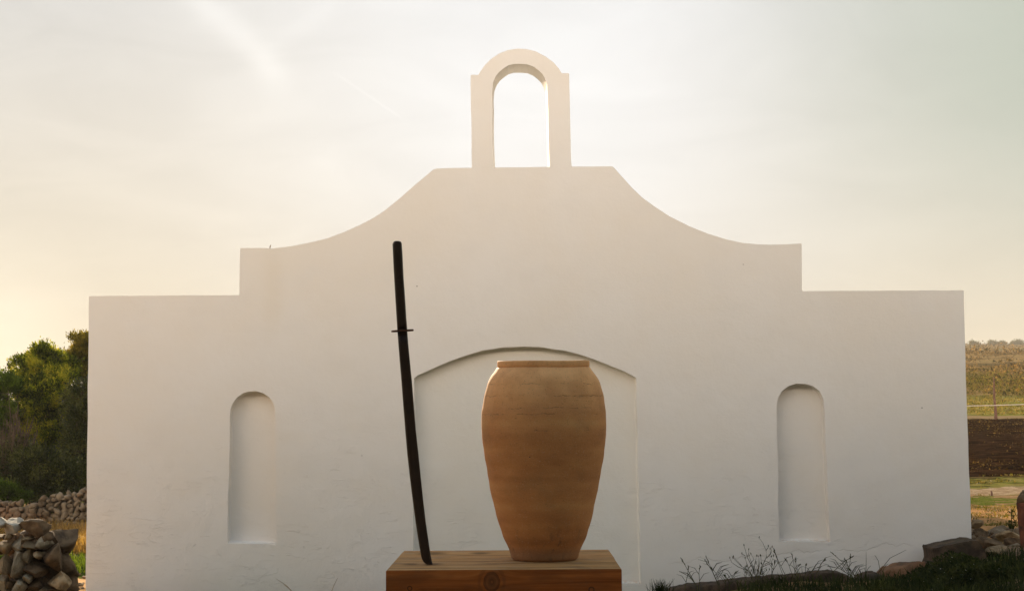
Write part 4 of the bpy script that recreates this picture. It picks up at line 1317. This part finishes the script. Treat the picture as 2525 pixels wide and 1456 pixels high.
# the big tilted slab, outline traced
so = [k4(205, 1180), k4(232, 1110), k4(226, 1040), k4(213, 990), k4(222, 970), k4(245, 974), k4(300, 960), k4(420, 935), k4(600, 900), k4(640, 886), k4(715, 890), k4(750, 925), k4(790, 990), k4(815, 1060), k4(820, 1180)]
so = [(at(a_, b_, 16.5).x, at(a_, b_, 16.5).z) for a_, b_ in so]
so += [(so[-1][0], -0.05), (so[0][0], -0.05)]
so = densify(so, 0.03, 0.004, seed=8)
slab = extrude_outline('stone_slab', so, 16.45, 16.9, M['kerb'], None, loc=(so[0][0], 16.6, 0))
bm = bmesh.new(); bm.from_mesh(slab.data)
bmesh.ops.bevel(bm, geom=[e_ for e_ in bm.edges if len(e_.link_faces) == 2 and e_.calc_face_angle(0) > 1.0 and abs(e_.verts[0].co.y - e_.verts[1].co.y) < 1e-4], offset=0.012, segments=2, affect='EDGES')
bm.to_mesh(slab.data); bm.free()
tag(slab, 'big upright dark brown stone slab against the right corner of the chapel', 'stone slab')

# rocks beside the slab
rk = [(700, 715, 150, 90, 17.6, 'stone'), (1080, 850, 290, 120, 17.4, 'stone'), (860, 930, 260, 130, 17.1, 'stone_dark'), (930, 1020, 240, 120, 16.9, 'stone'), (1130, 960, 220, 160, 17.2, 'stone_dark'),
      (800, 1090, 70, 60, 16.5, 'stone'), (955, 1200, 110, 90, 16.3, 'stone'), (870, 1170, 120, 90, 16.5, 'stone_dark'), (1050, 1110, 170, 120, 16.7, 'stone_dark'), (900, 1250, 130, 70, 16.1, 'stone_dark'), (1180, 1120, 150, 140, 16.8, 'stone_dark'), (760, 820, 160, 110, 17.5, 'stone_dark')]
rlab = ['pale rock touching the chapel corner above the slab', 'long flat pale rock below the sunlit grass', 'dark rock just right of the slab top', 'flat brown rock right of the slab, low in the heap', 'dark rock under the long flat pale one',
        'fist-sized pale rock at the right foot of the slab', 'small pale angular rock in the dark weeds', 'dark small rock beside the angular pale one', 'dark rock in the middle of the heap', 'lowest small dark rock among the weeds', 'dark rock beside the rotten red post', 'shaded dark rock in the crook of the chapel corner']
for i, (X_, Y_, w_, h_, D0, mt) in enumerate(rk):
    a_, b_ = k4(X_, Y_); q = D0 / FPX / 4.52
    o = stone('rock', at(a_, b_, D0), (w_ * q / 2 * 1.15, max(w_, h_) * q / 2, h_ * q / 2 * 1.3), 700 + i, M[mt], None, 4, 0.11)
    tag(o, rlab[i], 'rock', 'rocks beside the right corner of the chapel')
# rubble between them
VV, FF, n = [], [], 0
rr = np.random.default_rng(77)
for i in range(330):
    x_ = rr.uniform(4.35, 6.3); y_ = rr.uniform(14.6, 19.4)
    if x_ < 4.9 and y_ > 16.4:
        continue
    s_ = rr.uniform(0.012, 0.06) * (1.2 if x_ > 4.9 else 0.6)
    v = stone_verts(2000 + i, 2, 0.1) * np.array([s_ * rr.uniform(.8, 1.6), s_, s_ * .75]) + np.array([x_, y_, g1(x_, y_) + s_ * .3])
    VV.append(v); FF.append(np.array(ICO[2][1]) + n); n += len(v)
for i in range(160):
    x_ = rr.uniform(-5.6, -3.9); y_ = rr.uniform(14.4, 19.0)
    s_ = rr.uniform(0.008, 0.03)
    v = stone_verts(3000 + i, 2, 0.1) * np.array([s_ * rr.uniform(.8, 1.6), s_, s_ * .75]) + np.array([x_, y_, g1(x_, y_) + s_ * .3])
    VV.append(v); FF.append(np.array(ICO[2][1]) + n); n += len(v)
tag(mesh_obj('rubble', np.concatenate(VV), np.concatenate(FF), M['wallstone'], None, True), 'loose small stones scattered on the ground', kind='stuff')

# rotten red post at the right edge
p0 = at(*k4(1292, 1060), 16.9); p1 = at(*k4(1257, 430), 16.9)
mb = MB()
pts = [p0.lerp(p1, t_) for t_ in (-0.5, 0, .2, .4, .6, .8, .93, 1.0)]
pts = [p + Vector((random.uniform(-.006, .006), 0, 0)) for p in pts]
mb.tube(pts, [.085, .082, .080, .082, .085, .088, .09, .07], 14)
root = empty('wooden_post', (pts[0].x, 16.9, pts[0].z)); tag(root, 'thick rotten reddish post leaning at the right edge of the photo', 'post')
mb.build('shaft', M['rustwood'], root, loc=tuple(root.location))
stone('splintered_top', tuple(p1 + Vector((0, 0, 0.02))), (.098, .095, .07), 811, M['stone_dark'], root, 3, 0.18)

# small stake on the pale ridge, leaning post and rail by the green strip
a_ = at(2443.5, 1226, 27.6); b_ = at(2443, 1208, 27.6)
mb = MB(); mb.tube([a_ + Vector((0, 0, -.1)), a_, a_.lerp(b_, .6) + Vector((.008, 0, 0)), b_], [.022, .022, .018, .012], 7)
o = mb.build('stake', M['post'], None, loc=tuple(a_)); tag(o, 'short dark stake stub on the pale bare ridge', 'stake')
FD = 60.0
fence = empty('rail_fence', at(2454, 1029, FD)); tag(fence, 'leaning dark post with a long white rail by the green strip', 'fence')
for (xa, ya, xb, yb) in ((2454.5, 1032, 2448.5, 928), (2100, 1034, 2098, 940), (2800, 1028, 2796, 925)):
    pa, pb = at(xa, ya, FD), at(xb, yb, FD)
    mb = MB(); pts = [pa.lerp(pb, t_) + Vector((0.012 * math.sin(t_ * 9), 0, 0)) for t_ in (-.05, .1, .3, .5, .7, .85, 1)]
    mb.tube(pts, [.062, .056, .05, .044, .036, .028, .016], 8)
    mb.build('post', M['post'], fence, loc=tuple(fence.location))
mb = MB(); mb.tube([at(2100, 1003, FD - .07), at(2380, 1000, FD - .07), at(2455, 998.5, FD - .07), at(2530, 996, FD - .07), at(2800, 989, FD - .07)], [.018] * 5, 7)
mb.build('rail', M['rail'], fence, loc=tuple(fence.location))

# ------------------------------------------------------------------ tall weeds against the wall
def stalks(name, items, mat, label, cat, group, D, base_px, head=True, leafy=0, seed=0):
    rd = random.Random(seed)
    b0 = at(*base_px, D)
    root_loc = (b0.x, D, b0.z)
    mb = MB()
    for (bx_, by_, tx_, ty_, bend) in items:
        a_ = at(bx_, by_, D + rd.uniform(-.05, .05)); t_ = at(tx_, ty_, D + rd.uniform(-.08, .08))
        m_ = a_.lerp(t_, .55) + Vector((bend * (t_ - a_).length, 0, 0.02))
        pts = [a_ + Vector((0, 0, -.06)), a_, a_.lerp(m_, .6), m_, m_.lerp(t_, .6), t_]
        mb.tube(pts, [.0032, .003, .0028, .0024, .002, .0012], 4, cap=False)
        if head:                      # narrow seed head near the tip
            for j in range(7):
                c = m_.lerp(t_, .35 + .09 * j)
                d_ = (t_ - m_).normalized() * .03 + Vector((rd.uniform(-.012, .012), rd.uniform(-.01, .01), 0))
                mb.tube([c, c + d_ * .6, c + d_], [.0015, .0035, .0008], 4, cap=False)
        for j in range(leafy):        # blades off the stalk
            c = a_.lerp(m_, rd.uniform(.0, .9)); s_ = rd.choice((-1, 1)); L_ = rd.uniform(.07, .16)
            mb.tube([c, c + Vector((s_ * L_ * .4, 0, L_ * .6)), c + Vector((s_ * L_ * .9, 0, L_ * .75))], [.003, .003, .0008], 3, cap=False)
    o = mb.build(name, mat, None, loc=root_loc)
    tag(o, label, cat, group)
    return o
wg = 'grass stalks against the foot of the chapel wall'
def S5(*a):       # crop coords -> (bx,by,tx,ty,bend)
    b_ = k5(a[0], a[1]); t_ = k5(a[2], a[3]); return (b_[0], b_[1], t_[0], t_[1], a[4])
WDp = 16.5
stalks('grass_stalk', [S5(525, 590, 400, 365, -.03), S5(530, 590, 395, 470, .05), S5(430, 590, 455, 430, .04), S5(545, 570, 550, 425, -.05)], M['stalk'], 'leaning grass stalks farthest left, above the start of the kerb', 'grass', wg, WDp, k5(500, 590), leafy=2, seed=1)
stalks('grass_stalk', [S5(700, 580, 595, 350, -.03), S5(690, 570, 585, 375, .02), S5(700, 560, 640, 440, .05), S5(750, 575, 745, 505, 0), S5(780, 570, 835, 470, -.04), S5(770, 580, 850, 540, 0)], M['stalk'],
       'second clump of leaning grass stalks from the left', 'grass', wg, WDp, k5(700, 580), leafy=3, seed=2)
stalks('grass_stalk', [S5(1225, 500, 1130, 290, -.05), S5(1205, 500, 1145, 330, -.03), S5(1115, 520, 1115, 410, .02), S5(1110, 520, 1140, 390, .04), S5(1280, 500, 1225, 370, 0), S5(1300, 500, 1275, 335, .02), S5(1310, 500, 1305, 370, 0),
                       S5(1290, 500, 1335, 415, 0), S5(1380, 495, 1385, 420, 0)], M['stalk'], 'grass stalks right of the branching seed-head weed', 'grass', wg, WDp, k5(1260, 505), leafy=1, seed=3)
stalks('grass_stalk', [S5(1470, 485, 1535, 375, -.03), S5(1760, 520, 1585, 315, .04), S5(1740, 500, 1570, 425, .03), S5(1600, 470, 1760, 345, .02), S5(1750, 500, 1695, 370, -.02), S5(1720, 490, 1740, 340, .03), S5(1780, 520, 1735, 450, 0), S5(1400, 495, 1500, 430, 0)], M['stalk'],
       'crossing grass stalks above the right end of the longest kerb stone', 'grass', wg, WDp, k5(1700, 500), leafy=3, seed=4)
stalks('grass_stalk', [S5(1860, 500, 1862, 310, .01), S5(1850, 500, 1900, 420, .02), S5(1975, 475, 1930, 335, .06), S5(1960, 475, 2180, 295, -.10), S5(1990, 470, 2040, 405, 0)], M['stalk'],
       'thin wispy stalks above the small lumpy kerb stone', 'grass', wg, WDp, k5(1900, 490), head=False, seed=5)
# stalk tufts hidden mostly below the frame on the left
stalks('grass_stalk', [(735, 1475, 680, 1425, .03), (735, 1475, 700, 1440, -.02)], M['straw'], 'faint thin dry stalks rising at the bottom edge left of the timber block', 'grass', wg, WDp, (760, 1475), head=False, seed=6)

stalks('grass_stalk', [(810, 1475, 832, 1423, .02)], M['straw'], 'single faint dry stalk at the bottom edge nearest the timber block on its left', 'grass', wg, WDp, (810, 1475), head=False, seed=7)

# dense dark tuft
rd = random.Random(5)
tb = at(*k5(235, 640), 16.4)
mb = MB()
for i in range(170):
    a_ = rd.uniform(0, 6.28); l_ = abs(rd.gauss(0, .5)); h_ = rd.uniform(.08, .2)
    b_ = tb + Vector((rd.gauss(0, .045), rd.gauss(0, .04), -.05))
    t_ = b_ + Vector((math.cos(a_) * l_ * h_ * .8, math.sin(a_) * l_ * h_ * .8, h_))
    m_ = b_.lerp(t_, .5) + Vector((0, 0, .02))
    mb.tube([b_, m_, t_], [.003, .0026, .0006], 3, cap=False)
tag(mb.build('grass_tuft', M['weed'], None, loc=tuple(tb)), 'dense dark spiky grass tuft at the lower right corner of the blind doorway', 'grass')

# branching weed with seed heads
rd = random.Random(9)
wb = at(*k5(1010, 530), 16.45)
root = empty('wild_plant', (wb.x, 16.45, wb.z - .05)); tag(root, 'tallest branching weed with little bud heads below the right-hand niche', 'plant')
st_, bd_ = MB(), MB()
def bud(p, s_=.0085):
    d_ = Vector((rd.uniform(-.3, .3), 0, 1)).normalized()
    bd_ = MB(); bd_.tube([p - d_ * s_ * .4, p + d_ * s_ * .3, p + d_ * s_ * 1.3, p + d_ * s_ * 2.2], [s_ * .25, s_ * .62, s_ * .5, s_ * .15], 6, cap=False)
    bd_.build('bud', M['stalk'], root, loc=tuple(root.location))
def stem(chain, buds=True, r0=.0036):
    pts = [at(*k5(a_, b_), 16.45 + rd.uniform(-.04, .04)) for a_, b_ in chain]
    st_.tube(pts, [r0 * (1 - .65 * i / (len(pts) - 1)) for i in range(len(pts))], 5, cap=False)
    if buds:
        bud(pts[-1])
    return pts
stem([(1010, 540), (1030, 440), (1075, 350), (1070, 300), (1045, 240), (1015, 200)])
stem([(1070, 300), (1085, 280), (1090, 268)])
stem([(1075, 360), (1110, 320), (1118, 275)]); stem([(1090, 345), (1105, 330), (1103, 290)])
stem([(1040, 430), (1110, 400), (1130, 345)]); stem([(1060, 410), (1100, 390), (1112, 352)])
stem([(1000, 540), (960, 430), (920, 350), (905, 290), (896, 262)]); stem([(920, 350), (935, 320), (932, 295)]); stem([(950, 400), (975, 370), (952, 330)])
stem([(905, 340), (885, 330), (879, 328)]); stem([(985, 540), (930, 460), (870, 420), (810, 360)]); stem([(930, 460), (850, 430), (800, 395), (784, 362)])
stem([(880, 430), (860, 400), (812, 352)]); stem([(1000, 520), (975, 420), (990, 370), (994, 345)]); stem([(1010, 520), (1010, 420), (1008, 350)]); stem([(1015, 520), (1040, 420), (1030, 345)])
stem([(1000, 500), (1020, 400), (1024, 342)]); stem([(960, 500), (930, 440), (905, 362)]); stem([(980, 480), (965, 420), (935, 345)]); stem([(1020, 500), (1045, 430), (1060, 385)])
for i in range(46):
    x0_ = rd.uniform(900, 1075); y0__ = rd.uniform(440, 535)
    stem([(x0_, y0__ + 20), (x0_ + rd.uniform(-15, 15), y0__ - 10), (x0_ + rd.uniform(-30, 30), y0__ - rd.uniform(25, 70))], rd.random() < .25, .0026)
st_.build('stems', M['stalk'], root, loc=tuple(root.location))

# low white-flowered weed mass in the bottom right corner
rr = np.random.default_rng(55)
n = 7000
cx_ = rr.normal(size=n) * 0.24 + 4.22; cy_ = rr.uniform(15.2, 16.35, n)
hh = np.clip(0.21 - np.abs(cx_ - 4.22) * 0.40, 0.03, 1) * rr.uniform(0.1, 1.15, n)
pos = np.stack([cx_, cy_, gz(cx_, cy_) + hh], 1)
L = rr.uniform(.02, .045, n)
V_, F_ = quads_from(pos, rr.normal(size=(n, 3)) + np.array([0, 0, .7]), L, L * .28, rr)
tag(mesh_obj('weed_patch', V_, F_, M['weed']), 'dark leafy weeds massed in front of the stone slab', kind='stuff')
sel = rr.choice(n, 60)
V_, F_ = quads_from(pos[sel] + np.array([0, -.02, .02]), rr.normal(size=(60, 3)), np.full(60, .011), np.full(60, .005), rr)
tag(mesh_obj('tiny_flowers', V_, F_, M['petal']), 'tiny whitish flowers dotted over the dark weeds', kind='stuff')

# young leafy sprig in the sunlit earth
sb = at(*k4(1098, 760), 19.2)
mb = MB(); lf = []
for (x0_, x1_, yt) in ((1098, 1092, 540), (1110, 1150, 655), (1100, 1075, 680)):
    pts = [at(*k4(x0_, 790), 19.2), at(*k4((x0_ + x1_) / 2 + 6, (790 + yt) / 2), 19.2), at(*k4(x1_, yt), 19.2)]
    mb.tube(pts, [.006, .005, .002], 5)
    for j in range(16):
        c = pts[0].lerp(pts[1], j / 8) if j < 8 else pts[1].lerp(pts[2], (j - 8) / 8)
        lf.append(c)
root = empty('sprig', tuple(sb)); tag(root, 'slender leafy sprig silhouetted on the sunlit orange earth', 'plant')
mb.build('stem', M['weed'], root, loc=tuple(sb))
c_ = np.array([p[:] for p in lf]); dd_ = rr.normal(size=c_.shape); dd_[:, 2] = np.abs(dd_[:, 2])
V_, F_ = quads_from(c_, dd_, np.full(len(c_), .05), np.full(len(c_), .011), rr)
mesh_obj('leaves', V_, F_, M['weed'], root, loc=tuple(sb))

# unseen trees added behind the viewer to keep cloud light off the wall foot
protos = []
spots = [(-21, -4.6), (-17, -4.2), (-12.8, -4.4), (-8.6, -4.1), (-4.4, -4.5), (-0.2, -4.2), (4.0, -4.4), (8.2, -4.1), (12.4, -4.3), (16.4, -3.2), (19.4, 0.2), (21.2, 4.2)]
for i, (x_, y_) in enumerate(spots):
    zz0 = g1(x_, y_)
    if i < 3:
        rr = np.random.default_rng(1200 + i)
        h_ = (9.0, 9.5, 8.7)[i]
        blobs = [(rr.uniform(-1.1, 1.1), rr.uniform(-.5, .5), h_ * (0.07 + 0.80 * k_ / 10), 2.3 - 0.9 * (k_ / 10) ** 2, 1.3, h_ * .13) for k_ in range(11)]
        (V_, F_), cc, d = crown(rr, blobs, 1500, 14, 0.50, 0.35, 0.2, 0.3)
        root = empty('light_block_tree', (0, 0, 0)); tag(root, 'tall dense dark tree added unseen behind the viewer to block sky light', 'tree', 'added light-blocking trees behind the viewer')
        mesh_obj('crown', V_, F_, M['olive'], root)
        mb = MB(); mb.tube([(0, 0, -.2), (.1, 0, h_ * .4), (0, 0, h_ * .8)], [.22, .15, .06], 8); mb.build('trunk', M['bark'], root)
        protos.append(root)
        o = root
    else:
        src = protos[i % 3]
        o = src.copy(); COL.objects.link(o)
        for ch in src.children:
            c = ch.copy(); COL.objects.link(c); c.parent = o
    o.location = (x_, y_, zz0)

# small tuft growing on the gable's left shoulder
tb = at(665, 611.5, 17.15); mb = MB()
mb.tube([tb + Vector((0, 0, -.02)), tb + Vector((.004, 0, .02)), tb + Vector((.012, 0, .035))], [.004, .005, .002], 5)
tag(mb.build('dry_sprout', M['straw'], None, loc=tuple(tb)), 'tiny dry sprout on the left shoulder of the gable', 'plant')

# ------------------------------------------------------------------ haze
hm = bpy.data.materials.new('haze'); hm.use_nodes = True
h = NT(hm.node_tree); h.n.clear()
ho = h.add('ShaderNodeOutputMaterial')
pv = h.add('ShaderNodeVolumePrincipled'); h.set(pv, 'Color', (0.95, 0.90, 0.80)); h.set(pv, 'Density', 0.0004)
h.l.new(pv.outputs[0], ho.inputs['Volume'])
hz = box('haze', (-820, -60, -3.5), (820, 1420, 40), hm)
tag(hz, 'thin warm haze hanging over the distant hillside', kind='stuff')
